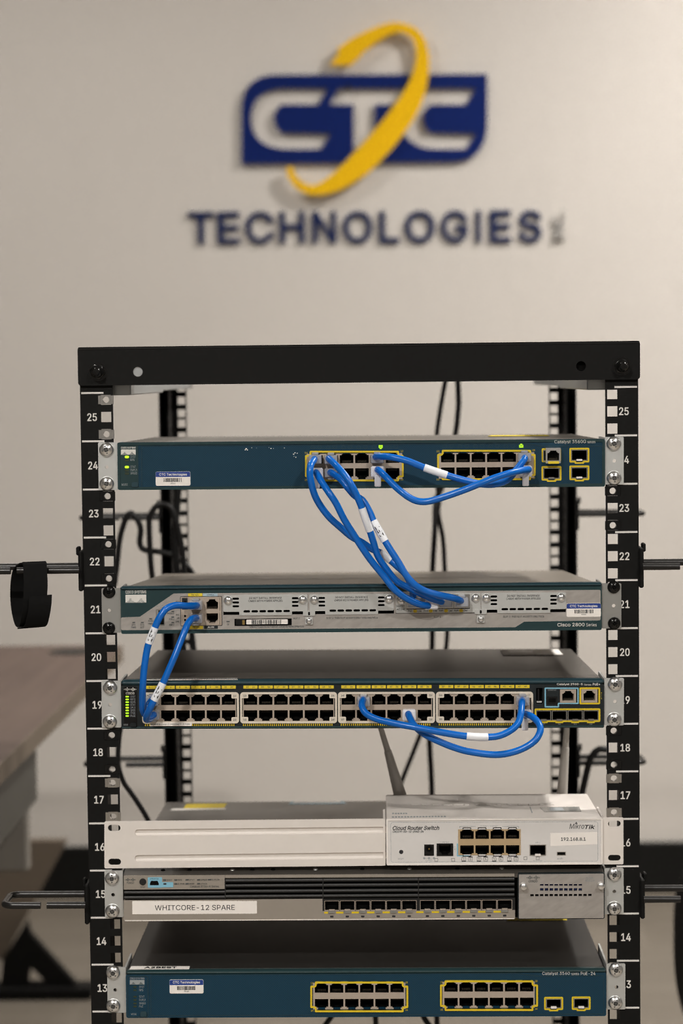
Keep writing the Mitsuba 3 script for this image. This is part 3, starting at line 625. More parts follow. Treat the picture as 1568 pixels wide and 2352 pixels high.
for st, x0, y0, x1, y1 in (('SYS', 302.5, 1433, 311, 1437.5), ('PWR', 301.5, 1439, 312.5, 1443.5), ('SYS', 322, 1433, 331, 1437.5), ('ACT', 322, 1439, 331, 1443.5), ('AUX/', 340, 1424, 352, 1428.5), ('PWR', 340.5, 1430.5, 350, 1435), ('PVDM 0', 384, 1407, 399.5, 1411), ('AIM 1', 388, 1420, 400, 1424), ('AIM 0', 388, 1433, 400, 1437), ('FDX', 404, 1380.5, 411.5, 1384.5), ('FDX', 404, 1410.5, 411.5, 1414.5), ('100', 406, 1418, 412, 1422), ('LINK', 402.5, 1425.5, 411.5, 1429.5)):
    d.text(st, x0, y0, x1, y1, 'dark_ink', True)
for x, y in ((307, 1430), (326.5, 1430), (346, 1421.5), (396.5, 1404.5), (396.5, 1417.5), (396.5, 1430)): d.rect('status_light', x - 3, y - 1.4, x + 3, y + 1.4, 'dark_ink', -.0004)
u, v = d.uv(368, 1392); d.put('usb_mark', cat([bx(u - .003, u + .003, -.0003, 0, v - .0002, v + .0002), plate(Point(u - .003, v).buffer(.0006), -.0003, 0), bx(u - .0002, u + .0024, -.0003, 0, v + .0009, v + .0012), bx(u - .0002, u + .0024, -.0003, 0, v - .0012, v - .0009)]), 'grey_ink')
d.text('Cisco 2800', 1279.5, 1430.5, 1342, 1439, 'white_ink', True, -.0011); d.text('Series', 1345.5, 1431, 1370, 1439, 'white_ink', False, -.0011)
asset_tag(d, 1300.5, 1385.5, 1379.5, 1417, '0015')
ear(d, 233.5, 1350.5, 277.5, 1454, (250.5, 1402), 1, 'zinc_dull'); ear(d, 1381.5, 1339.5, 1426.5, 1444, (1409, 1391.5), -1, 'zinc_dull')
device_screws(d, 'the silver router', 'black_gloss', [(250, 1360), (249.5, 1443), (1409.5, 1349), (1410.5, 1432)])

# --- unit 19: 48 port switch
sw19 = thing('network_switch', 'dark switch with four cream framed banks of 48 ports', 'network switch')
d = D19 = Dev(sw19, YF - .001, (278, 1562.4), (1387, 1559.3), .036)
H = .0452
d.chassis(.0008, d.W - .0008, -H + .0008, -.0006, .009, .335, 'chassis_dark')
cols = [350, 575, 799.6, 1024.6]; face = rrect(0, -H, d.W, -.0048, .0014)
blks = [(x - 19.5, 1592 - .002 * (x - 350), x + 194.5, 1660 - .002 * (x - 350)) for x in cols]
pj = [(1228 + 0, 1579, 1241, 1617)]
sf4 = [(1231, 1632, 1265.2, 1655), (1267.2, 1631.8, 1301.5, 1654.8), (1303.4, 1631.6, 1337.6, 1654.6), (1339.5, 1631.4, 1374, 1654.4)]
d.put('faceplate', plate(face.difference(unary_union([sbox(*d.r(*b)).buffer(-.0004) for b in blks] + [sbox(*d.r(*q)) for q in sf4] + [sbox(*d.r(1231, 1580, 1246, 1616)), sbox(*d.r(1284, 1583, 1324.5, 1615)), sbox(*d.r(1333, 1582.5, 1373.5, 1614.5))])), 0, .009), 'slate')
d.put('top_trim', cat([bx(0, d.W, -.0005, .010, -.0056, .0002, .0022)]), 'teal_bright', True)
d.put('bottom_trim', bx(0, d.W, -.0008, .009, -H - .0002, -H + .0022, .0009), 'teal', True)
for i, x in enumerate(cols):
    dy = -.0022 * (x - 350) / 1.0
    port_block(d, x, 1610.3 + dy, 1641.1 + dy, 6, (x - 18.5, 1594.5 + dy, x + 193, 1657.5 + dy), by=(-.0006, .0018), pitch=.01406)
    F = d.r(x - 24.5, 1589.5 + dy, x + 199.8, 1662.0 + dy); P = rrect(*F, .003)
    kf = d.put('bank_frame', plate(P.difference(P.buffer(-.0019)), -.0016, 0), 'cream_frame', label='cream frame')
    for xx, yy, st in ((x - 13, 1598.5, f'{12 * i + (0 if i else 1)}X'), (x + 189, 1598.5, f'{12 * i + 11}X'), (x - 13, 1653.5, f'{12 * i + 2}X'), (x + 189, 1653.5, f'{12 * i + 12}X')):
        d.rect('corner_tab', xx - 8, yy + dy - 6, xx + 8, yy + dy + 6, 'cream_frame', -.0016, 0, .001, parent=kf); d.text(st, xx - 4, yy + dy - 2.4, xx + 4, yy + dy + 2.4, 'dark_ink', True, -.0017, parent=kf)
    for c in range(6):
        xc = x + 35.0 * c; k = d.rect('port_label', xc - 16.4, 1575 + dy - .0022 * 35 * c, xc + 16.4, 1582.4 + dy - .0022 * 35 * c, 'yellow_paper', -.0004, 0); n = 12 * i + 2 * c + 1
        for q, nn_ in ((-7, n), (7, n + 1)): d.text(str(nn_), xc + q - 1.4 * len(str(nn_)), 1576.6 + dy - .0022 * 35 * c, xc + q + 1.4 * len(str(nn_)), 1580.6 + dy - .0022 * 35 * c, 'dark_ink', True, -.0005, parent=k)
    ms = []
    for j in range(44):
        u, v = d.uv(x - 16 + 4.72 * j, 1665.4 + dy - .0022 * 4.72 * j); ms.append(bx(u - .0005, u + .0005, -.0003, 0, v - .0010, v + .0010))
    d.put('tick_marks', cat(ms), 'yellow', kind='stuff')
lp = d.r(284, 1576.5, 315, 1672); d.put('light_panel', plate(rrect(*lp, .0018), -.0001, 0), 'black_plastic')
bridge_new(d, 284.5, 1578.5, 313, 1595, 'white_ink')
for j, st in enumerate(('SYST', 'RPS', 'MSTR', 'STAT', 'DPLX', 'SPED', 'STCK', 'PoE')):
    y = 1600 + 6.33 * j; led(d, 288, y - 1.9, 296.2, y + 1.9, True, e=(.19, .42, .004) if st != 'DPLX' else (.27, .52, .004)); d.text(st, 299.5, y - 2.4, 311, y + 2.4, 'grey_ink')
d.text('MODE', 284, 1662.5, 294, 1667, 'grey_ink'); d.rect('mode_button', 298, 1660.5, 313, 1670, 'slate', -.0020, 0, .0012)
d.rect('power_sticker', 344, 1659.5, 441, 1668, 'paper', -.0021, -.0012); d.text('POWER over ETHERNET 370W', 346, 1661.5, 437, 1666, 'dark_ink', False, -.0022)
d.text('Catalyst 2960-S', 1278.5, 1568.8, 1338, 1575, 'white_ink', True); d.text('Series', 1340.5, 1570, 1357.5, 1574.8, 'white_ink'); d.text('PoE+', 1360.5, 1568.6, 1378, 1574.6, 'white_ink', True)
k = d.rect('usb_port', 1231, 1580, 1246, 1616, 'cavity', .0065, .009); d.rect('usb_tongue', 1234, 1582, 1238, 1610, 'black_plastic', .001, .008, parent=k); d.rect('usb_lip', 1232, 1610.5, 1244, 1614, 'zinc', .0002, .004, parent=k)
P = d.poly([(1250, 1579), (1328.5, 1579), (1328.5, 1617), (1283.5, 1617), (1283.5, 1625), (1250, 1625)]).buffer(-.001).buffer(.001)
d.put('console_outline', plate(P.difference(P.buffer(-.0013)), -.0004, 0), 'lightblue', label='light blue outline')
d.text('CONSOLE', 1258, 1583.2, 1277, 1586.5, 'grey_ink'); k = d.rect('mini_usb', 1256, 1600, 1280, 1618, 'black_plastic', -.0006, 0, .001); d.rect('mini_usb_hole', 1260, 1604, 1276, 1613, 'cavity', -.0009, 0, .0006, parent=k)
one_jack(d, 1285.5, 1583.5, 1323, 1614.5, 'bezel'); one_jack(d, 1334.5, 1583, 1372, 1614, 'bezel')
yframe(d, 1330, 1578.5, 1377.8, 1618, bump=False); d.text('I', 1380, 1590, 1381.5, 1606, 'yellow')
for b in sf4: sfp(d, *b)
yframe(d, 1226.8, 1626.8, 1378.5, 1658.6, bump=False)
for i, x in enumerate((1248, 1284, 1320.5, 1356.5)): d.text(str(49 + i), x - 3, 1660.8, x + 3, 1664.4, 'grey_ink'); d.rect('yellow_tab', x - 9, 1657, x + 9, 1661, 'yellow', -.0004, 0)
d.sticker('top_label', [(336, 1562.6), (546, 1561.5), (545, 1558.4), (338, 1559.6)], 'paper', label='white label strip')
d.sticker('warning_label', [(1155, 1505.5), (1294, 1504.5), (1281, 1491.5), (1147, 1492.5)], 'champagne', label='pale sticker'); d.sticker('warning_print', [(1172, 1500), (1228, 1499.6), (1222, 1493.5), (1168, 1494)], 'chassis_brown', th=.0005)
d.sticker('warning_patch', [(1230, 1505), (1292, 1504.6), (1282, 1492.5), (1222, 1493)], 'paper', th=.0006)
ear(d, 233, 1563, 278.3, 1672, (253, 1618.5), 1); ear(d, 1387, 1557, 1432.5, 1667, (1412, 1611.5), -1)
device_screws(d, 'the 48 port switch', 'chrome', [(252.5, 1580), (252, 1658), (1412, 1572), (1410.5, 1653)])

# --- unit 16: white router with its long filler plate
mk = thing('router_switch', 'white router with eight tan ports, two antennas and a long ribbed plate', 'router')
d = D16 = Dev(mk, YF, (886.5, 1880.6), (1383.5, 1878.2), .032)
H = .0435
face = rrect(0, -H, d.W, 0, .0014)
d.chassis(.0004, d.W - .0004, -H + .0006, -.0002, .004, .147, 'white_paint', .001)
PB = (1051.3, 1904.5, 1196, 1964.5); pwr = (974, 1939.8, 996.2, 1966); con = (1002.5, 1937.3, 1040.5, 1966.3); sf = (1215.8, 1940, 1253.6, 1965.6); mus = (1278.4, 1956.3, 1299, 1965)
d.put('front_frame', plate(face.difference(rrect(.0016, -H + .0016, d.W - .0016, -.0016, .001)), -.0012, .004), 'white_edge')
d.put('faceplate', plate(rrect(.001, -H + .001, d.W - .001, -.001).difference(unary_union([sbox(*d.r(*q)) for q in (PB, pwr, con, sf, mus)])), -.0002, .004), 'white_face')
lab = d.r(894.5, 1887, 1375, 1980.5); P = rrect(*lab, .0022); d.put('face_border', plate(P.difference(P.buffer(-.0003)), -.0003, 0), 'grey_ink')
port_block(d, 1072, 1918.2, 1951, 4, PB, 'bezel_tan', .01405, (-.0010, .0015))
d.text('Cloud Router Switch', 901, 1896.8, 1009, 1906.6, 'black_ink', True, -.0004, .22); d.text('CRS109-8G-1S-2HnD-IN', 901, 1907.5, 973, 1912.5, 'dark_ink', True, -.0004, .2)
d.text('Mikro', 1307, 1891.5, 1341.5, 1904, 'dark_ink', False, -.0004, .22); d.text('Tik', 1342.5, 1894.5, 1366, 1904, 'black_ink', True, -.0004, .22)
u, v = d.uv(1323, 1892); d.put('signal_mark', plate(Polygon([(u - .0012, v), (u + .0012, v), (u, v + .0018)]), -.0004, 0), 'dark_ink')
d.put('reset_button', plate(Point(*d.uv(921, 1956.7)).buffer(.0019), -.0004, 0), 'black_ink'); d.text('RESET', 914, 1971, 927.5, 1974.8, 'grey_ink')
k = d.rect('power_socket', *pwr, 'black_plastic', -.0006, .012); u, v = d.uv(985, 1949); d.put('socket_hole', plate(Point(u, v).buffer(.0030), -.0009, -.0004), 'cavity', parent=k); d.put('socket_pin', plate(Point(u, v).buffer(.0007), -.0016, -.0004), 'gold', parent=k)
one_jack(d, *con, 'black_plastic', flip=True); d.text('CONSOLE', 1010.5, 1932, 1031, 1936, 'grey_ink')
for st, x0, y0, x1, y1 in (('POWER', 977.5, 1974, 992.5, 1977.3), ('10-28V', 977, 1978.6, 992.5, 1981.2), ('GIGABIT ETHERNET', 1102, 1896, 1143, 1899.5), ('SFP 1', 1229, 1933.6, 1240, 1937), ('ACT/LINK', 1224, 1975.4, 1245, 1979)): d.text(st, x0, y0, x1, y1, 'grey_ink')
u, v = d.uv(985, 1971); d.put('polarity_mark', cat([bx(u - .0045, u + .0045, -.0003, 0, v - .00015, v + .00015)] + [plate(Point(u + q, v).buffer(.0010), -.0004, 0) for q in (-.0045, 0, .0045)]), 'grey_ink')
for x0, x1 in ((1055, 1092), (1153, 1191)):
    d.rect('bracket_line', x0, 1897.8, x1, 1898.8, 'grey_ink', -.0004); xx = x0 if x0 < 1100 else x1 - 1; d.rect('bracket_line', xx, 1898, xx + 1, 1902, 'grey_ink', -.0004)
def box_mark(x, y, s, st=None, bar=0):
    u0, v0, u1, v1 = d.r(x - s, y - s, x + s, y + s); P = sbox(u0, v0, u1, v1); k = d.put('port_mark', plate(P.difference(P.buffer(-.0003)), -.0004, 0), 'dark_ink')
    if bar: d.rect('bar', x - s, y + bar * s - .9, x + s, y + bar * s + .9, 'black_ink', -.0005, parent=k)
    if st: d.text(st, x - 1.5, y - 2.6, x + 1.5, y + 2.2, 'dark_ink', parent=k)
for i in range(4):
    box_mark(1064.7 + 34.9 * i, 1973.2, 4.8, str(2 * i + 1), .95); box_mark(1080.2 + 34.9 * i, 1973.0, 4.8, str(2 * i + 2), -.95)
for x, y in ((1001.5, 1975), (1040.3, 1975), (1206.3, 1971), (1234.5, 1971.3)): box_mark(x, y, 3.9)
d.text('PoE IN', 1043, 1944, 1046.5, 1958, 'grey_ink')
d.put('poe_outline', plate(unary_union([sbox(*d.r(1048.5, 1937, 1051.3, 1966.5)), sbox(*d.r(1048.5, 1964.5, 1078, 1966.7))]), -.0004, 0), 'lightblue')
sfp(d, *sf, bright=True); k = d.rect('micro_usb', *mus, 'nickel', -.0005, .003); d.rect('micro_usb_hole', 1280, 1957.8, 1297.5, 1963.6, 'cavity', -.0008, .001, parent=k)
u, v = d.uv(1287, 1972.5); d.put('usb_mark', cat([bx(u - .0026, u + .0024, -.0003, 0, v - .0002, v + .0002), plate(Point(u - .0026, v).buffer(.0005), -.0003, 0), bx(u, u + .0015, -.0003, 0, v + .0007, v + .001)]), 'grey_ink')
k = d.put('address_label', plate(d.poly([(1263.6, 1913.6), (1371.5, 1910.8), (1371.5, 1939), (1263.6, 1943)]), -.0006, 0), 'paper', label='white paper label reading 192.168.8.1'); d.text('192.168.8.1', 1287.5, 1923.3, 1345, 1931.3, 'dark_ink', True, -.0007, parent=k)
d.sticker('display_window', [(1249.8, 1864.7), (1334.5, 1864), (1329.4, 1853.2), (1239.9, 1854.6)], 'window_tint', th=.0002, label='display window')
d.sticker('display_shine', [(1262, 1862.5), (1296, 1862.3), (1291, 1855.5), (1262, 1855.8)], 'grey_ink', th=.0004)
d.sticker('seam', [(1220.5, 1867), (1222.5, 1867), (1217.5, 1853), (1216, 1853)], 'grey_ink', th=.0002)
for x, y, w in [(901 + 6 * q, 1869.5, 4) for q in range(6)] + [(900 + 7 * q, 1877.6 - .01 * 7 * q, 4.6) for q in range(18)]:   # rows of fine print too small to read
    d.sticker('fine_print', [(x, y), (x + w, y), (x + w - .3, y - 1.8), (x - .3, y - 1.8)], 'grey_ink', th=.0003)
for i in range(14):               # the raised vents across the top
    x = 945 + 24.5 * i; w = 20 if i < 5 else 9; d.sticker('vent', [(x, 1850.2 - .004 * (x - 945)), (x + w, 1850 - .004 * (x - 945)), (x + w - 1, 1847.5 - .004 * (x - 945)), (x - 1, 1847.7 - .004 * (x - 945))], 'white_edge', th=.0006)
# the filler plate with two pressed ribs
yo = -d.yf - .0022; q = d.poly([(239.5, 1887), (884.5, 1880.8), (884.5, 1988), (239.5, 1994.8)], yo)
pb = d.r(239.5, 1883, 884.5, 1991, yo); L = np.array([d.uv(239.5, 1887, yo), d.uv(884.5, 1880.8, yo), d.uv(884.5, 1988.4, yo), d.uv(239.5, 1994.8, yo)])
P = Polygon(L).buffer(-.0015).buffer(.0015)
ribs = []
for ya, yb in ((1912.5, 1906.2), (1971.5, 1964.6)):
    (ua, va), (ub, vb) = d.uv(312, ya, yo), d.uv(882, yb, yo); ribs.append(LineString([(ua + .002, va), (ub - .001, vb)]))
hol = unary_union([LineString([d.uv(x - 7, y, yo), d.uv(x + 7, y, yo)]).buffer(.0030) for x, y in ((262, 1902), (263.2, 1979.7))])
fm = [plate(P.difference(hol).difference(unary_union([r.buffer(.0030) for r in ribs])), yo, yo + .0020)]
for r in ribs:                    # rounded trough, pressed inwards
    (ua, va), (ub, vb) = r.coords[0], r.coords[-1]; n = 9; prof = [(math.cos(t) * .0030, .0022 * math.sin(t)) for t in np.linspace(0, math.pi, n)]
    v = np.array([[x, yo + .0004 + dp, z + o] for x, z in ((ua - .003, va), (ub + .003, vb)) for o, dp in prof]); f = [(i, i + 1, n + i + 1) for i in range(n - 1)] + [(i, n + i + 1, n + i) for i in range(n - 1)]
    f += [(0, i + 1, i) for i in range(1, n - 1)] + [(n, n + i, n + i + 1) for i in range(1, n - 1)]
    fm.append(trimesh.Trimesh(v, f, process=False))
(uR, vR) = L[1]; (uR2, vR2) = L[2]
fm.append(bx(uR - .0020, uR, yo, .05, vR2 + .0002, vR - .0002))
kp = d.put('filler_plate', cat(fm), 'white_paint', label='long white plate with two pressed ribs')
ear(d, 1383.3, 1876.8, 1431.5, 1986.5, None, -1, 'white_paint', slots=[(1396, 1885, 1425, 1899), (1396, 1963.5, 1425, 1977.5)])
# antennas
def antenna(pts, m):
    P = np.array([at(x, y, .158 + yo_) for x, y, w, yo_ in pts]); r = np.array([w * .5 * (.158 + yo_ - CAM[1]) / FPX for x, y, w, yo_ in pts])
    Q = []; rr = []
    for i in range(len(P) - 1):
        for t in np.linspace(0, 1, 5, endpoint=False): Q.append(P[i] * (1 - t) + P[i + 1] * t); rr.append(r[i] * (1 - t) + r[i + 1] * t)
    obj(mk, 'antenna', tube(np.array(Q + [P[-1]]), np.array(rr + [r[-1]]), 18), m, 40)
antenna([(931, 1880, 31, 0), (919, 1828, 30, 0), (890, 1724.5, 17.5, 0), (889.7, 1723.5, 14.5, 0), (874, 1672, 12.5, 0), (866, 1647, 11.5, 0), (865.7, 1646, 2, 0)], 'antenna_white')
antenna([(1285, 1880, 26, 0), (1290.5, 1824, 25, 0), (1298, 1717, 17.8, 0), (1298.1, 1716, 15, 0), (1301, 1672, 13.5, 0), (1302.6, 1648, 12.5, 0), (1302.7, 1647, 2, 0)], 'antenna_white')

# --- unit 15: silver fibre switch
sw15 = thing('network_switch', 'silver brown fibre switch labelled WHITCORE-12 SPARE', 'network switch')
d = D15 = Dev(sw15, YF - .004, (282.5, 2011.6), (1387, 2005.5), .036)
H = .0425
d.chassis(.0004, d.W - .0004, -H + .0006, .0036, .022, .425, 'chassis_grey')
hood = np.array([[u, y, v] for u in (0, d.W) for y, v in ((.0015, -.0004), (.026, .0046), (.026, -.004), (.0015, -.004))]); hm = trimesh.convex.convex_hull(hood); d.put('hood', hm, 'chassis_dark')
for x, y in ((374, 2003.5), (435, 2003.2), (533, 2000.8), (579, 2000.5), (627, 2000), (724, 1999.5), (832, 1998), (940, 1997), (1050, 1996), (1152, 1995)):
    q = d.uv(x, y, .012); L_ = lathe([(0, .0009), (.0016, .0007), (.0022, 0)], 14, 'z'); L_.apply_transform(trimesh.transformations.rotation_matrix(.2, [1, 0, 0])); L_.apply_translation([q[0], .0135, .0021]); d.put('hood_screw', L_, 'zinc' if x in (533, 724, 940, 1152) else 'cavity')
mainr = d.r(282.5, 2011, 1184, 2111); back = rrect(.0002, -H, d.W - .0002, 0)
d.put('grille_back', plate(back, .008, .010), 'cavity')
topP = d.poly([(284, 2012), (516.5, 2010.8), (516.5, 2042.0), (284, 2043.5)]).buffer(-.0004).buffer(.0004); d.put('name_panel', plate(topP, -.0001, .008), 'champagne')
d.put('top_strip', plate(d.poly([(517, 2010.8), (1181, 2007.2), (1181, 2013.2), (517, 2016.5)]), -.0004, .006), 'champagne')
lowP = d.poly([(284, 2068), (740.5, 2064.6), (740.5, 2092.5), (1182.5, 2090), (1182.5, 2109.3), (1181, 2110.3), (287, 2115), (284, 2112)]); d.put('lower_panel', plate(lowP, -.0006, .008), 'champagne')
d.put('lower_edge', plate(d.poly([(287, 2113.3), (1181, 2108.6), (1181, 2110.4), (287, 2115.2)]), -.0010, .002), 'white_edge')
def slat(xa, xb, y):
    (ua, va), (ub, vb) = d.uv(xa, y), d.uv(xb, y - .0058 * (xb - xa)); h = .0017
    d.put('slat', trimesh.convex.convex_hull(np.array([[u, yy, v + s] for u, v in ((ua, va), (ub, vb)) for yy, s in ((.0, h * .8), (-.0006, 0), (.0, -h * .8), (.005, h), (.005, -h))])), 'slat')
slat(285, 516, 2050.5); slat(285, 516, 2062)
for y in (2023.2, 2035, 2047.8, 2059.5):
    for xa, xb in ((518, 740.5), (742.5, 959.5), (961.5, 1181)): slat(xa, xb, y - .0058 * (xa - 518))
for x in (517, 741.5, 960.5): d.put('grille_post', plate(d.poly([(x - 1.2, 2017), (x + 1.2, 2017), (x + 1.2, 2066), (x - 1.2, 2066)]), -.0004, .006), 'slat')
d.put('port_tray', plate(d.poly([(740.5, 2064.6), (1182.5, 2062), (1182.5, 2090.5), (740.5, 2093.3)]).difference(unary_union([sbox(*d.r(x, 2068.2 - .0058 * (x - 744), x + 34.6, 2092.8 - .0058 * (x - 744))) for x in [744.6 + 35.5 * j for j in range(6)] + [964 + 35.5 * j for j in range(6)]])), .0002, .003), 'slat')
for x in [744.6 + 35.5 * j for j in range(6)] + [964 + 35.5 * j for j in range(6)]:
    y = 2068.6 - .0058 * (x - 744); sfp(d, x, y, x + 34.6, y + 24.4, dy=.0004, frame=.0005, m='bezel'); d.rect('yellow_mark', x - 8.5 + (0 if x > 745 else 8), y + 25.8, x + 8.5, y + 30.0, 'yellow', -.0010, -.0004)
    d.rect('port_light', x + 13.5, y + 34.8, x + 21, y + 39, 'black_ink', -.0009, -.0004, .0004); d.rect('cage_tab', x + 9.5, y + 24, x + 24.5, y + 29, 'zinc_dull', -.0022, .0002, .0004)
    if x > 990: d.rect('dust_glint', x + 12, y + 16.5, x + 22, y + 20.5, 'gold', .012, .0135)
bridge_new(d, 287, 2016.8, 311.5, 2030, 'dark_ink')
d.put('mode_button', d_ := lathe([(0, .0014), (.0026, .0014), (.0031, .0008), (.0031, 0)], 24), 'slat', 40); scene.pop(f'{sw15}__mode_button'); _used.pop(f'{sw15}__mode_button')
u, v = d.uv(328, 2025); mb = d_.copy(); mb.apply_translation([u, -.0004, v]); d.put('mode_button', mb, 'slat', 40); d.text('MODE', 322.5, 2036, 333.5, 2039.4, 'dark_ink')
d.put('console_panel', plate(unary_union([rrect(*d.r(339.2, 2014.6, 372.5, 2039), .0006), rrect(*d.r(360, 2026, 398, 2038), .0006)]), -.0006, 0), 'lightblue', label='light blue console panel')
d.text('CONSOLE', 344, 2017, 364.5, 2020, 'dark_ink', dy=-.0007); d.put('mini_usb', plate(d.poly([(347, 2023), (362, 2023), (364.5, 2029), (364.5, 2032.5), (344.5, 2032.5), (344.5, 2029)]), -.0009, 0), 'cavity'); d.rect('console_light', 375, 2028.7, 382, 2032, 'black_ink', -.0009, 0, .0006)
for i, (st, x, y) in enumerate((('SYST', 374.5, 2021.5), ('RPS', 400, 2021.3), ('STAT', 426, 2021), ('SPEED', 452.5, 2021), ('DUPLEX', 477.5, 2020.6), ('S-PWR', 400, 2030.3), ('MGMT', 426, 2030), ('STACK', 452.5, 2030))):
    d.rect('status_light', x, y - 1.3, x + 7, y + 1.5, 'dark_ink', -.0007); d.text(st, x + 8.5, y - 1.8, x + 9 + 2.9 * len(st), y + 1.8, 'dark_ink', dy=-.0005)
d.text('Catalyst 3750-X Series', 436, 2033.6, 503, 2039.6, 'dark_ink', dy=-.0005)
k = d.put('name_label', plate(d.poly([(303.8, 2069), (590, 2069), (590, 2098), (304, 2099.3)]), -.0010, -.0005), 'paper', label='white label reading WHITCORE-12 SPARE'); d.text('WHITCORE-12 SPARE', 354.5, 2078.6, 540, 2090.6, 'black_ink', False, -.0011, parent=k)
# blank module on the right
MB = d.poly([(1191, 2008.2), (1386, 2006.2), (1386, 2108), (1191, 2109)]).buffer(-.0006).buffer(.0006); hs = []
for j in range(9): hs += [sbox(*d.r(1239.6 + 11.05 * j, 2030, 1247.6 + 11.05 * j, 2034)), sbox(*d.r(1239.6 + 11.05 * j, 2039.5, 1247.6 + 11.05 * j, 2046))]
for j in range(13): hs.append(sbox(*d.r(1217.4 + 11.05 * j, 2053.3 - .06 * j, 1225.2 + 11.05 * j, 2058.6 - .06 * j)))
k = d.put('blank_module', plate(MB.difference(unary_union(hs)), -.0012, .002), 'brushed', label='blank module plate with vent holes')
d.put('module_trim', plate(MB.buffer(.0009).difference(MB), .0, .004), 'slate', parent=k); d.put('vent_backing', plate(sbox(*d.r(1236, 2027, 1340, 2049)), .003, .004), 'royal', parent=k)
bridge_new(d, 1208.5, 2010.5, 1238.5, 2026.5, 'dark_ink', -.0012); d.text('BLANK', 1345.5, 2014.4, 1362, 2018.6, 'grey_ink', dy=-.0014, parent=k); d.text('MODULE', 1343.5, 2020.6, 1365, 2025, 'grey_ink', dy=-.0014, parent=k)
for x, y in ((1201.5, 2035.5), (1379.5, 2034)):
    u, v = d.uv(x, y, -.004); L_ = lathe([(0, .0075), (.0016, .0075), (.003, .0068), (.0032, .0058), (.0032, 0)], 20); L_.apply_translation([u, -.0012, v]); d.put('captive_screw', L_, 'chrome', 40, parent=k)
d.sticker('top_label', [(421, 1857.5), (514, 1856.5), (521, 1845.8), (428, 1846.8)], 'yellow_paper', .0036, label='yellow sticker'); d.sticker('top_label', [(391, 1861.5), (517, 1859.8), (519, 1856.5), (396, 1857.8)], 'paper', .0036, label='white sticker'); d.sticker('top_label', [(662, 1848.2), (795, 1846.6), (790, 1840.6), (668, 1841.4)], 'paleblue', .0036, label='blue and white sticker'); d.sticker('label_print', [(672, 1845.4), (782, 1844.2), (780, 1840.9), (676, 1841.6)], 'paper', .0036, .0005)
ear(d, 240, 1998.5, 283, 2108, (259.5, 2055.5), 1); ear(d, 1387.5, 1993, 1432, 2101, (1410.5, 2048), -1)
device_screws(d, 'the fibre switch', 'chrome', [(257, 2018), (258, 2093), (1410.5, 2009), (1410.5, 2087)])

# --- unit 13: second blue-green switch
sw13 = thing('network_switch', 'blue-green switch with two empty yellow outlined port banks, lowest device in view', 'network switch')
d = D13 = Dev(sw13, YF - .003, (288.5, 2230), (1391.5, 2225.3), .014)
H = .0445
d.chassis(.0008, d.W - .0008, -H + .0008, -.0002, .007, .301, 'chassis_black')
face = rrect(0, -H, d.W, -.0036, .0018); blkA, blkB = (717, 2257, 932.5, 2319), (1014.5, 2254.5, 1229, 2316); SF = [(1253.5, 2294, 1289, 2316), (1317, 2293, 1352, 2315.5)]
d.put('faceplate', plate(face.difference(unary_union([sbox(*d.r(*b)).buffer(-.0002) for b in (blkA, blkB)] + [sbox(*d.r(*b)) for b in SF])), 0, .007), 'teal_face')
d.put('top_trim', bx(0, d.W, -.0004, .009, -.0044, .0002, .0018), 'teal', True)
lp = d.r(292, 2240, 341, 2337); d.put('light_panel', plate(rrect(*lp, .0018).difference(rrect(*lp, .0018).buffer(-.0005)), -.0007, 0), 'teal_bright')
inset = d.poly([(346, 2239), (1185, 2234.5), (1230, 2241), (1386, 2240), (1386, 2329), (346, 2333)]).buffer(-.0006).buffer(.0006); d.put('face_moulding', plate(inset.difference(inset.buffer(-.0004)), -.0006, 0), 'teal_bright')
bridge_old(d, 297.5, 2245, 332, 2262, 'grey_ink')
for y, st in ((2266.5, 'SYST'), (2274, 'RPS'), (2289, 'STAT'), (2296.5, 'DUPLX'), (2304.5, 'SPEED'), (2311.5, 'PoE')): d.text(st, 319.5, y - 2.6, 320 + 2.9 * len(st), y + 2.6, 'grey_ink'); led(d, 306, y - 2, 314, y + 2, False)
d.text('MODE', 301, 2327, 313.5, 2331.5, 'grey_ink'); d.rect('mode_button', 322, 2323.5, 336.5, 2336, 'teal_bright', -.0022, 0, .0014)
asset_tag(d, 388.5, 2249.5, 467.8, 2282.5, '0018')
port_block(d, 738, 2271.6, 2303.8, 6, blkA); port_block(d, 1035.3, 2269.2, 2301.2, 6, blkB)
notch_frame(d, 712.3, 2254, 937.2, 2324.2); notch_frame(d, 1010, 2251.2, 1235, 2321.2)
for x, y, st in ((716.5, 2258, '1X'), (933, 2256.5, '11X'), (717, 2321, '2X'), (933, 2319.5, '12X'), (1014, 2256, '13X'), (1231, 2253.5, '23X'), (1014, 2319, '14X'), (1231, 2317, '24X')): d.text(st, x - 3.2, y - 2.2, x + 3.2, y + 2.2, 'yellow')
for b in SF: sfp(d, *b, bright=True); yframe(d, b[0] - 4.8, b[1] - 4.8, b[2] + 4.2, b[3] + 4.2)
d.text('Catalyst 3560', 1244.5, 2232, 1308.5, 2241, 'white_ink', dy=-.0006); d.text('SERIES', 1311.5, 2234.5, 1329.5, 2239.5, 'white_ink', dy=-.0006); d.text('PoE-24', 1333, 2232, 1367, 2240, 'white_ink', dy=-.0006)
d.sticker('top_label', [(296.5, 2227.6), (434, 2227), (436, 2219.8), (301.5, 2219.6)], 'paper', label='white label reading A2BEST'); d.top_text('A2BEST', (331, 2225.3), (406, 2225), (405.5, 2221.3), (333, 2221.4), 'black_ink')
d.sticker('top_label', [(1163, 2114.8), (1302, 2114), (1300, 2108), (1165, 2109)], 'yellow_paper', label='yellow sticker')
ear(d, 246, 2220, 290, 2328, (264.5, 2274), 1); ear(d, 1391.8, 2212, 1436, 2320, (1415.5, 2267.5), -1, dpt=.085)
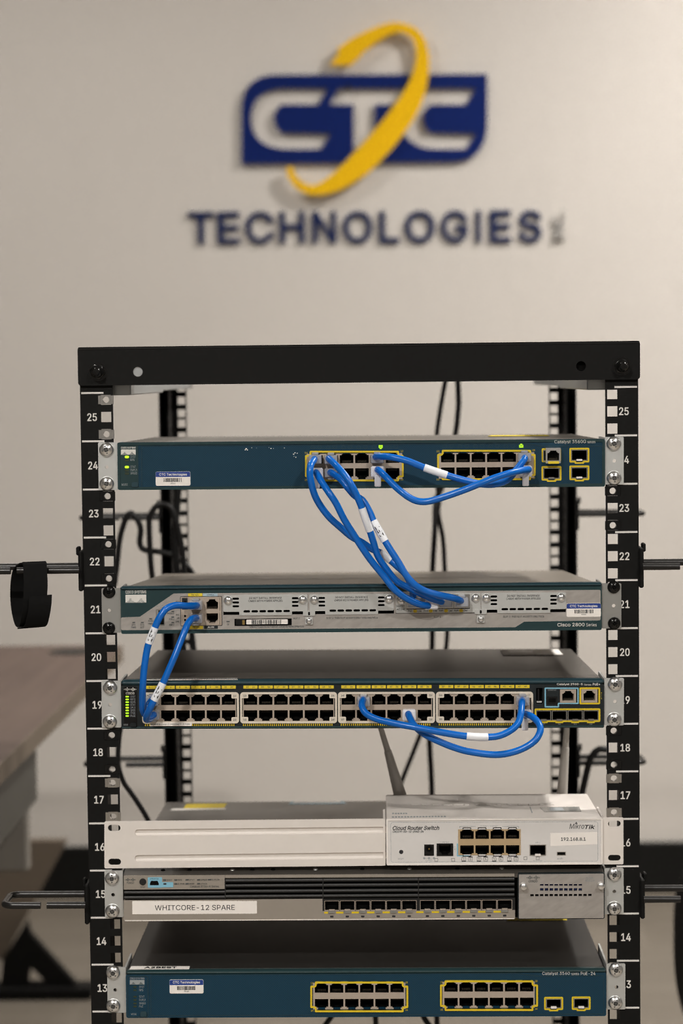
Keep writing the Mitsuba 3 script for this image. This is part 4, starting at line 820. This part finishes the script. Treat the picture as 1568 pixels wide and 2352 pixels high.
device_screws(d, 'the lowest switch', 'chrome', [(259.5, 2235), (260, 2311), (1414, 2228), (1413, 2304)])

# ------------------------------------------------------------------ blue patch cables
CR = .0031
BLUE_G = 'blue patch cables in front of the rack'
plug_body = cat([bx(-.0058, .0058, -.0125, .009, -.0040, .0040, .0006), bx(-.0030, .0030, -.010, .006, .0040, .0062, .0004)])
PLUG = mikit.ply(plug_body, 'mat_clear_plastic'); PCON = mikit.ply(cat([bx(x - .0003, x + .0003, .003, .0088, -.0036, .0) for x in (np.arange(8) - 3.5) * .00102]), 'mat_gold')
PCORE = mikit.ply(cat([bx(x - .0004, x + .0004, -.006, .004, -.0012, -.0002) for x in (np.arange(8) - 3.5) * .00104]), 'mat_paper')
BOOT = mikit.ply(cat([bx(-.0062, .0062, -.0150, -.006, -.0052, .0050, .0012)]), 'mat_boot_white'); BTAB = mikit.ply(bx(-.0030, .0030, -.0165, -.0145, -.0135, -.002, .0008), 'mat_boot_white')
def patch(label, pts, ends, wraps=(), wrap_text=None):
    """pts: (px, py, depth); ends: per end (px, py, depth of the face, upside down, boot, tab)."""
    k = thing('patch_cable', label, 'network cable', BLUE_G)
    C = catmull([at(*p) for p in pts], 12); sc = np.r_[0, np.cumsum(np.linalg.norm(np.diff(C, axis=0), axis=1))]
    obj(k, 'jacket', tube(C, CR, 16), 'blue_jacket', 50)
    for (px, py, yf, flip, boot, tab) in ends:
        p = at(px, py, yf - .004); t = T().translate([p[0], yf, p[2]])
        if flip: t = t.rotate([0, 1, 0], 180)
        q = obj(k, 'plug', PLUG, None, to_world=t, label='clear plastic plug'); obj(q, 'contacts', PCON, None, to_world=t); obj(q, 'wires', PCORE, None, to_world=t)
        if boot:
            obj(k, 'boot', BOOT, None, to_world=t, label='white boot')
            if tab: obj(k, 'release_tab', BTAB, None, to_world=T().translate([p[0], yf, p[2]]), label='white tab')
    for (pa, pb_) in wraps:
        ia = int(np.argmin([np.hypot(*(np.array(proj(c)) - pa)) for c in C])); ib = int(np.argmin([np.hypot(*(np.array(proj(c)) - pb_)) for c in C]))
        seg = C[min(ia, ib):max(ia, ib) + 1]; w = obj(k, 'label_wrap', tube(seg, CR + .00045, 18), 'wrap', 50, label='white label wrap')
        if wrap_text:
            mid = seg[len(seg) // 2]; t = seg[-1] - seg[0]; t /= np.linalg.norm(t)
            if t[2] < 0: t = -t
            vdir = CAM - mid; vdir -= t * (vdir @ t); vdir /= np.linalg.norm(vdir); up = np.cross(vdir, t)
            q = text_raw(wrap_text, True); n = (q.vertices - q.vertices.min(0)) / np.maximum(np.ptp(q.vertices, axis=0), 1e-9); Lh = .0042; Lw = Lh * .85 * len(wrap_text)
            a = (n[:, 1] - .5) * Lh / (CR + .0005); P = mid + t * ((n[:, :1] - .5) * Lw) + (CR + .00050 + n[:, 2:] * .0001) * (np.cos(a)[:, None] * vdir + np.sin(a)[:, None] * up)
            obj(w, 'print', trimesh.Trimesh(P, q.faces, process=False), 'black_ink')
    return k
def proj(P):
    q = (np.asarray(P) - CAM) @ R; return 784 + FPX * q[0] / q[1], 1176 - FPX * q[2] / q[1]
f24, f21, f19 = D24.yf - .0012, D21.yf - .002, D19.yf - .0006
patch('blue patch cable from the topmost switch, leftmost of four running down, white wrap low down',
      [(722, 1054, f24 - .006), (721, 1056, f24 - .018), (713, 1070, f24 - .033), (712, 1095, f24 - .036), (720.6, 1132, f24 - .033), (735, 1160.6, -.034), (757, 1189, -.032), (782, 1211.6, -.030), (806, 1232, -.027), (831, 1246, -.025), (853, 1260.6, -.024), (875, 1271, -.023), (896, 1287, -.022), (912, 1301, -.022), (930, 1318, -.0195), (941, 1338, -.019), (947, 1360, -.0185), (949, 1376, -.016), (950, 1380, -.012)],
      [(724, 1054.5, f24, 0, 0, 0), (951, 1383, f21, 0, 0, 0)], [((872, 1269), (896, 1287))])
patch('blue patch cable from topmost switch to router, with white boots on its plugs',
      [(724, 1086, f24 - .012), (727, 1087, f24 - .020), (738, 1105.8, f24 - .034), (754, 1130, f24 - .044), (771.6, 1156.5, -.05), (790, 1193, -.048), (812, 1228, -.046), (833, 1260.6, -.044), (853, 1289, -.042), (880, 1322, -.040), (904, 1352.4, -.040), (931, 1373, -.036), (959, 1386.5, -.030), (980, 1391, -.024), (990, 1390, -.016)],
      [(727, 1087, f24, 1, 1, 1), (990, 1384, f21, 0, 1, 0)])
patch('blue patch cable from topmost switch to router, left of two adjacent white wraps',
      [(757, 1054, f24 - .006), (756, 1054.5, f24 - .018), (772.7, 1070, f24 - .034), (794.4, 1095, f24 - .044), (809.6, 1118.8, f24 - .046), (820.6, 1142, -.05), (829, 1162, -.049), (840, 1194, -.047), (849, 1219, -.044), (857, 1244, -.041), (867.5, 1277, -.037), (886, 1305.5, -.034), (910, 1334, -.031), (935, 1349, -.029), (965, 1363, -.028), (995, 1376, -.026), (1013, 1382, -.020), (1021, 1385, -.012)],
      [(760, 1055, f24, 0, 0, 0), (1023, 1383, f21, 0, 0, 0)], [((831, 1168), (849, 1219))])
patch('blue patch cable from topmost switch to router, its white wrap printed in black',
      [(757, 1085, f24 - .006), (762, 1087, f24 - .018), (781, 1100, f24 - .028), (799, 1121, f24 - .033), (814, 1138, -.035), (833, 1150, -.036), (849, 1177, -.037), (857, 1196, -.038), (871, 1220, -.039), (884, 1243, -.040), (896, 1262.6, -.041), (914.5, 1291, -.042), (931, 1319, -.043), (951, 1342, -.043), (976, 1357, -.041), (1010, 1367, -.038), (1038, 1373, -.032), (1056, 1379, -.022), (1062, 1382, -.012)],
      [(760, 1085.5, f24, 1, 0, 0), (1060, 1382, f21, 0, 0, 0)], [((857, 1197), (884, 1242))], '1FT')
patch('blue patch cable across the topmost switch with a white wrap between its port banks',
      [(862, 1050, f24 - .006), (866, 1049, f24 - .018), (894, 1049.4, f24 - .032), (933, 1058, f24 - .036), (974, 1074, f24 - .038), (1026, 1091.6, f24 - .039), (1072, 1104.6, f24 - .038), (1106.5, 1112, f24 - .036), (1137, 1112, f24 - .034), (1165, 1102, f24 - .029), (1186, 1078, f24 - .027), (1203, 1056, f24 - .021), (1204, 1051, f24 - .010)],
      [(866, 1053, f24, 0, 0, 0), (1203.5, 1050, f24, 0, 0, 0)], [((975, 1075), (1025, 1091))])
patch('blue patch cable sagging below the topmost switch, both ends in its port banks',
      [(866, 1079, f24 - .012), (870, 1081, f24 - .022), (885.5, 1095, f24 - .034), (905, 1115, f24 - .040), (922, 1130, f24 - .044), (941.7, 1144, f24 - .046), (961, 1151.5, f24 - .047), (985, 1151.3, f24 - .048), (1017.6, 1142, f24 - .050), (1061, 1127, f24 - .051), (1104, 1110, f24 - .051), (1137, 1097, f24 - .048), (1169, 1087, f24 - .043), (1195, 1081, f24 - .034), (1213, 1078.5, f24 - .022), (1207, 1080, f24 - .012)],
      [(867, 1083, f24, 1, 1, 1), (1204.5, 1081.5, f24, 1, 1, 1)])
patch('blue patch cable arching from the upper router jack, outer of the left pair',
      [(452, 1389, f21 - .006), (449, 1391, f21 - .018), (427.5, 1391.5, f21 - .030), (402.7, 1390.6, f21 - .038), (384.4, 1396.4, f21 - .042), (373, 1408, f21 - .044), (363, 1424.6, f21 - .045), (355, 1443, f21 - .045), (342, 1476, f21 - .045), (336.5, 1498, f21 - .045), (331, 1536.5, f21 - .046), (328, 1575, f21 - .046), (327, 1605, f21 - .041), (328, 1630, f21 - .035), (334, 1640, f21 - .028), (341, 1620, f21 - .024), (347, 1610, f19 - .018), (350, 1608, f19 - .008)],
      [(450, 1389, f21, 0, 0, 0), (350, 1609, f19, 0, 0, 0)], [((355, 1441), (341, 1479))], '1FT')
patch('blue patch cable from the lower router jack with a wrap reading 1FT',
      [(451, 1420, f21 - .006), (449, 1419.5, f21 - .018), (440, 1422, f21 - .030), (431, 1433, f21 - .038), (424, 1449.5, f21 - .043), (415, 1472, f21 - .046), (401.6, 1506, f21 - .05), (390, 1532.7, f21 - .052), (374, 1569, f21 - .054), (353.5, 1608.7, f21 - .055), (344.7, 1627, f21 - .053), (337, 1644, f21 - .046), (337, 1653, f21 - .034), (345, 1650, f19 - .024), (352, 1643, f19 - .016), (353, 1641, f19 - .008)],
      [(450, 1420, f21, 1, 0, 0), (352, 1641, f19, 1, 0, 0)], [((374, 1570), (353.5, 1608))], '1FT')
patch('blue patch cable on the 48 port switch with a white wrap near its right end',
      [(834, 1609, f19 - .006), (833, 1608, f19 - .018), (831, 1622, f19 - .030), (840.7, 1639, f19 - .036), (867.5, 1652.5, f19 - .042), (907.7, 1662, f19 - .048), (948, 1669.5, f19 - .052), (1001.5, 1680, f19 - .055), (1055, 1689, f19 - .057), (1085, 1692, f19 - .057), (1120, 1693, f19 - .056), (1146, 1690, f19 - .054), (1172, 1678, f19 - .05), (1189, 1661, f19 - .045), (1196, 1637, f19 - .038), (1198, 1614, f19 - .026), (1199, 1608, f19 - .010)],
      [(834.6, 1610, f19, 0, 0, 0), (1199.5, 1608.5, f19, 0, 0, 0)], [((1072, 1691), (1120, 1693))])
patch('blue patch cable hanging lowest below the 48 port switch, without a wrap',
      [(938, 1640, f19 - .012), (938, 1642, f19 - .022), (946, 1659, f19 - .034), (958.6, 1674, f19 - .040), (976, 1687, f19 - .044), (1001, 1700, f19 - .046), (1040, 1716, f19 - .048), (1080, 1727, f19 - .05), (1140, 1733.5, f19 - .05), (1189, 1724, f19 - .05), (1225, 1704, f19 - .05), (1240, 1680, f19 - .046), (1237, 1662, f19 - .040), (1223, 1647, f19 - .032), (1209, 1641, f19 - .022), (1203, 1640, f19 - .010)],
      [(939, 1640, f19, 1, 1, 0), (1203, 1640, f19, 1, 1, 1)])

# ------------------------------------------------------------------ cable hooks and the strap
def hook(label, sgn, px, py, y, w=.078, dep=.045, z_off=0.0, gap=True, hgt=.037, xo=.2562, xs=0.0):
    p = at(px, py, y); z = p[2]; k = thing('cable_hook', label, 'cable hook', 'cable hooks on the rack posts')
    xa = sgn * xo + xs; pl_ = bx(*sorted((xa, xa + sgn * .0042)), y - .004, y + .030, z - hgt * .55, z + hgt * .45, .0012); obj(k, 'plate', pl_, 'black_steel', 30)
    x0, x1 = xa + sgn * .002, xa + sgn * w; r = .009; yc = y - .012; P = []
    c = [(x0, yc + dep), (x1 - sgn * r, yc + dep)] + [(x1 - sgn * r + sgn * r * math.sin(a), yc + dep - r + r * math.cos(a)) for a in np.linspace(.3, math.pi / 2, 5)] + [(x1 - sgn * r + sgn * r * math.cos(a), yc + r - r * math.sin(a)) for a in np.linspace(.0, math.pi / 2 - .2, 5)] + [(x1 - sgn * r, yc)]
    xg = xa + sgn * w * .52
    obj(k, 'rod', tube(np.array([(a, b, z) for a, b in c] + [(xg + sgn * (.003 if gap else 0), yc, z)]), .0032, 14), 'black_gloss' if False else 'hookrod', 40)
    obj(k, 'rod', tube(np.array([(x0, yc, z), (xg - sgn * .003, yc, z)]), .0032, 14), 'hookrod', 40)
    obj(k, 'bolt', cat([bx(*sorted((xa + sgn * .004, xa + sgn * .0075)), y + .008, y + .018, z + .012, z + .02, .001)]), 'black_steel')
    return k, z, x0, x1, yc
mat('hookrod', (.010, .0095, .009), .3, spec=.4)
hk, hz, hx0, hx1, hyc = hook('black cable hook on the left front post holding the cloth strap', -1, 184, 1307, -.0, w=.12)
hook('black cable hook low on the left front post with a gap in its rod', -1, 190, 2072, .0, w=.0785)
hook('upper black cable hook on the right front post, beside the router', 1, 1473, 1299, .0, w=.075, gap=True)
hook('lower black cable hook on the right front post, beside the fibre switch', 1, 1473, 2059, .0, w=.075)
hook('blurred upper cable hook on the left rear post with cords over it', -1, 370, 1187, YR - .03, w=.10, gap=False, xs=.0055)
hook('blurred lower cable hook on the left rear post, below the 48 port switch', -1, 378, 1752, YR - .03, w=.10, xs=.0055)
hook('blurred upper cable hook on the right rear post, above the router', 1, 1330, 1180, YR - .03, w=.083, xs=.0055)
hook('blurred lower cable hook on the right rear post, behind the white antenna', 1, 1330, 1749, YR - .03, w=.083, xs=.0055)
# strap: a closed ribbon over the two rods of the hook, seen a little from the side, with a free end
def ribbon(path, width, axis, th=.0014):
    p = np.asarray(path); ax = np.asarray(axis) / np.linalg.norm(axis); t = np.gradient(p, axis=0); t /= np.linalg.norm(t, axis=1, keepdims=True); n = np.cross(t, ax); n /= np.linalg.norm(n, axis=1, keepdims=True)
    w = np.broadcast_to(width, (len(p),))[:, None]; V = np.stack([p - ax * w / 2 - n * th / 2, p + ax * w / 2 - n * th / 2, p + ax * w / 2 + n * th / 2, p - ax * w / 2 + n * th / 2], 1); F = []
    for i in range(len(p) - 1):
        for j in range(4):
            a, b, c_, d_2 = 4 * i + j, 4 * i + (j + 1) % 4, 4 * i + 4 + (j + 1) % 4, 4 * i + 4 + j; F += [(a, b, c_), (a, c_, d_2)]
    e = 4 * (len(p) - 1); F += [(0, 3, 2), (0, 2, 1), (e, e + 1, e + 2), (e, e + 2, e + 3)]
    m_ = trimesh.Trimesh(V.reshape(-1, 3), F, process=False); trimesh.repair.fix_normals(m_); return m_
ks = thing('cable_strap', 'black cloth hook and loop strap hanging from the upper left hook', 'strap')
c0 = at(80, 1303, -.012); bx0 = at(90, 1295, -.018)
lp = [at(78, 1294, -.006), at(80, 1295.5, -.0165), at(81, 1315, -.0235), at(82, 1345, -.030), at(80, 1380, -.032), at(76, 1415, -.026), at(71, 1436, -.012), at(61, 1432, .008), at(52, 1395, .028), at(50, 1350, .036), at(55, 1312, .032), at(68, 1296, .018), at(78, 1292.5, .003), at(78, 1291.5, -.006)]
obj(ks, 'loop', ribbon(catmull(lp, 8), .0215, [1, .12, .02]), 'black_cloth', 30)
tl_ = [at(93, 1368, -.034), at(92, 1390, -.036), at(88, 1415, -.033), at(81, 1437, -.024), at(66, 1441, -.012)]
obj(ks, 'free_end', ribbon(catmull(tl_, 8), .0205, [1, .10, .06]), 'black_cloth', 30)

# ------------------------------------------------------------------ black cables behind
def cord(label, pts, r=.0031, grp='black cords behind the rack'):
    k = obj(None, 'power_cord', tube(catmull([at(*p) for p in pts], 10), r, 12), 'black_plastic', 50); tag(k, label, 'power cord', grp); return k
ya = .80
cord('black cord running down behind the rack, left one of the two under the top bar', [(1030, 830, ya), (1022, 877, ya), (1013.6, 923.6, ya), (1003, 996, ya), (1000, 1060, ya), (1005, 1120, ya), (1008, 1150, ya + .01), (1006, 1180, ya), (1017, 1240, ya), (1021, 1310, ya), (1025, 1390, ya), (1025, 1480, ya), (1005, 1580, ya), (972, 1668, ya), (946, 1735, ya), (922, 1795, ya), (905, 1850, ya)])
cord('black cord running down behind the rack, right one of the two under the top bar', [(1046, 830, ya + .02), (1051, 877, ya + .02), (1052.6, 916, ya + .02), (1052, 939, ya + .02), (1045.7, 996, ya + .02), (1030, 1060, ya + .02), (1014, 1120, ya + .025), (1001, 1150, ya + .03), (998, 1220, ya + .02), (993, 1310, ya + .02), (992, 1400, ya + .02), (992, 1480, ya + .02), (986, 1600, ya + .02), (986, 1700, ya + .02), (990, 1780, ya + .02), (991, 1860, ya + .02), (985, 2050, ya + .02)], .0036)
yb = YR - .07
cord('black cord humped over the left rear hook and crossing to the right', [(262, 1345, yb), (268, 1300, yb), (275, 1238, yb), (288.6, 1192, yb), (300, 1179, yb), (314, 1192, yb), (323, 1215, yb), (321, 1247, yb), (332, 1263, yb), (367, 1267.6, yb), (401, 1277, yb), (424, 1295, yb), (442, 1318, yb), (470, 1370, yb)], .0036)
cord('thick black cord arching over the left rear post', [(352, 1345, yb - .02), (346, 1290, yb - .02), (342.5, 1215, yb - .02), (344, 1187, yb - .02), (357, 1165, yb - .02), (373.5, 1158, yb - .02), (392, 1167, yb - .02), (405, 1200, yb - .02), (413, 1235, yb - .02), (420, 1275, yb - .02), (424, 1330, yb - .02), (436, 1420, yb - .02), (447, 1510, yb - .02)], .0036)
cord('black cord hanging straight down in front of the left rear post', [(412, 1100, yb - .01), (409, 1130, yb - .01), (405, 1180, yb - .01), (402, 1240, yb - .01), (406, 1300, yb - .01), (412, 1400, yb - .01), (422, 1500, yb - .01)], .0042)
cord('black cord drooping below the lower left rear hook', [(278, 1660, .45), (273, 1700, .45), (271, 1740, .45), (273, 1765, .45), (284, 1797, .45), (300, 1820, .45), (317, 1845, .45), (338, 1880, .45), (352, 1915, .45)], .0030)
cord('black cord dropping from the lower right rear hook', [(1395, 1722, yb), (1374, 1722, yb), (1358, 1738, yb), (1349, 1765, yb), (1342, 1795, yb), (1335, 1830, yb), (1328, 1900, yb)], .0042)
cord('black cord slanting below the lowest switch, left', [(775, 2310, .42), (760, 2336, .42), (744, 2358, .42), (730, 2380, .42)]); cord('black cord upright below the lowest switch, centre', [(861, 2310, .45), (862, 2337, .45), (865, 2380, .45)])
cord('black cord slanting below the lowest switch, right of centre', [(964, 2310, .4), (974, 2338, .4), (986, 2356, .4), (1000, 2380, .4)]); cord('black cord upright below the lowest switch, rightmost', [(1001, 2310, .48), (1003, 2338, .48), (1004, 2380, .48)])

# ------------------------------------------------------------------ furniture behind
dk = thing('desk', 'brown wood topped desk behind the rack on the left with a dark grommet', 'desk')
P1, P2 = atz(284, 1481, .74), atz(0, 1752, .74); dirv = (P2 - P1) / np.linalg.norm(P2 - P1); P3 = P2 + dirv * .12
tp = Polygon([P1[:2], P3[:2], (P3[0] - 1.3, P3[1]), (P1[0] - 1.35, P1[1])]).buffer(-.03).buffer(.03)
def slab(poly, z0, z1):
    m_ = trimesh.creation.extrude_polygon(poly, z1 - z0, engine='earcut'); m_.vertices[:, 2] += z0; return m_
obj(dk, 'top', slab(tp, .715, .74), 'desk_wood'); obj(dk, 'edge_band', slab(tp.buffer(.002).difference(tp), .714, .7396), 'desk_edge')
g = atz(165, 1498, .74); gm = lathe([(0, .002), (.04, .002), (.043, .001), (.043, -.004)], 28, 'z'); gm.vertices[:, 0] *= .95; gm.apply_translation([g[0], g[1], .74]); obj(dk, 'grommet', gm, 'black_plastic', 40, label='dark oval grommet')
def yfar(px, py, D): return at(px, py, D + CAM[1])
e1 = yfar(85, 1768, 3.55); obj(dk, 'under_rail', bx(e1[0] - .07, e1[0], .75, e1[1], e1[2] - .05, .714, .004), 'desk_steel')
e2 = yfar(68, 1800, 3.50); obj(dk, 'modesty_panel', bx(e2[0] - .62, e2[0], e2[1] - .03, e2[1], .46, e1[2] - .02, .004), 'desk_panel'); obj(dk, 'leg', bx(e2[0] - .34, e2[0] - .28, e2[1] - .03, e2[1] + .03, 0, .715, .004), 'desk_panel')
obj(dk, 'leg', bx(P1[0] - 1.2, P1[0] - 1.14, e2[1] - .03, e2[1] + .03, 0, .715, .004), 'desk_panel')
obj(dk, 'leg', bx(P1[0] - 1.2, P1[0] - 1.14, .72, .78, 0, .715, .004), 'desk_panel'); obj(dk, 'leg', bx(e2[0] - .34, e2[0] - .28, .72, .78, 0, .715, .004), 'desk_panel')
ft = thing('folded_table', 'folded table with a tilted brown top on a black triangular foot, low behind the desk', 'table')
Df = 4.42
A = [yfar(x, y, Df + .04) for x, y in ((153, 1932), (6, 2205), (-260, 2205), (-260, 1932))]
v = np.array([(p[0], p[1], max(p[2], .02)) for p in A]); v2 = v + [0, .03, 0]; mb_ = trimesh.convex.convex_hull(np.vstack([v, v2])); obj(ft, 'top', mb_, 'desk_edge')
def fpoly(pts): return Polygon([(lambda p: (p[0], max(p[2], 0.0)))(yfar(x, y, Df)) for x, y in pts])
yF = Df + CAM[1]
tri = fpoly([(64, 2112), (70, 2140), (175, 2256), (175, 2290), (0, 2290), (8, 2200)]).difference(fpoly([(72, 2218), (66, 2254), (108, 2254)]))
obj(ft, 'gusset', plate(tri, yF - .012, yF + .012), 'black_steel')
a, b = yfar(-200, 2262, Df), yfar(215, 2262, Df); zb = max(yfar(0, 2287, Df)[2], .0)
obj(ft, 'foot_bar', bx(a[0], b[0], yF - .03, yF + .03, zb, yfar(0, 2262, Df)[2], .003), 'black_steel')
# office chair at the right edge
ch = thing('office_chair', 'black upholstered chair at the right edge behind the rack', 'chair')
s0 = yfar(1571, 2250, 3.0); cx, cy, cz = s0[0] + .25, s0[1], s0[2]
def sup(rx, ry, rz, e=3.0, n=4):
    m_ = trimesh.creation.icosphere(n); v_ = m_.vertices; v_ = v_ / (np.sum(np.abs(v_) ** e, axis=1, keepdims=True) ** (1 / e)); m_.vertices = v_ * [rx, ry, rz]; return m_
m_ = sup(.25, .25, .05); m_.apply_translation([cx, cy, cz - .02]); obj(ch, 'seat', m_, 'black_cloth', True)
m_ = sup(.05, .23, .12); m_.apply_translation([cx - .2, cy, cz + .02]); obj(ch, 'side_pad', m_, 'black_cloth', True)
m_ = sup(.05, .22, .28); m_.apply_translation([cx + .27, cy, cz + .33]); obj(ch, 'backrest', m_, 'black_cloth', True)
m_ = lathe([(.028, cz - .06), (.028, .09), (.0, .09)], 18, 'z'); m_.apply_translation([cx, cy, 0]); obj(ch, 'gas_column', m_, 'black_steel', 40)
for i in range(5):
    a = 2 * math.pi * i / 5 + .2; q = np.array([math.cos(a), math.sin(a), 0]); obj(ch, 'base_arm', tube([np.array([cx, cy, .11]), np.array([cx, cy, .085]) + q * .24], [.026, .014], 10), 'black_plastic', 40)
    w_ = lathe([(0, .012), (.025, .012), (.028, .008), (.028, -.008), (.025, -.012), (0, -.012)], 18); w_.apply_translation(np.array([cx, cy, .028]) + q * .24); obj(ch, 'caster', w_, 'black_plastic', 40)
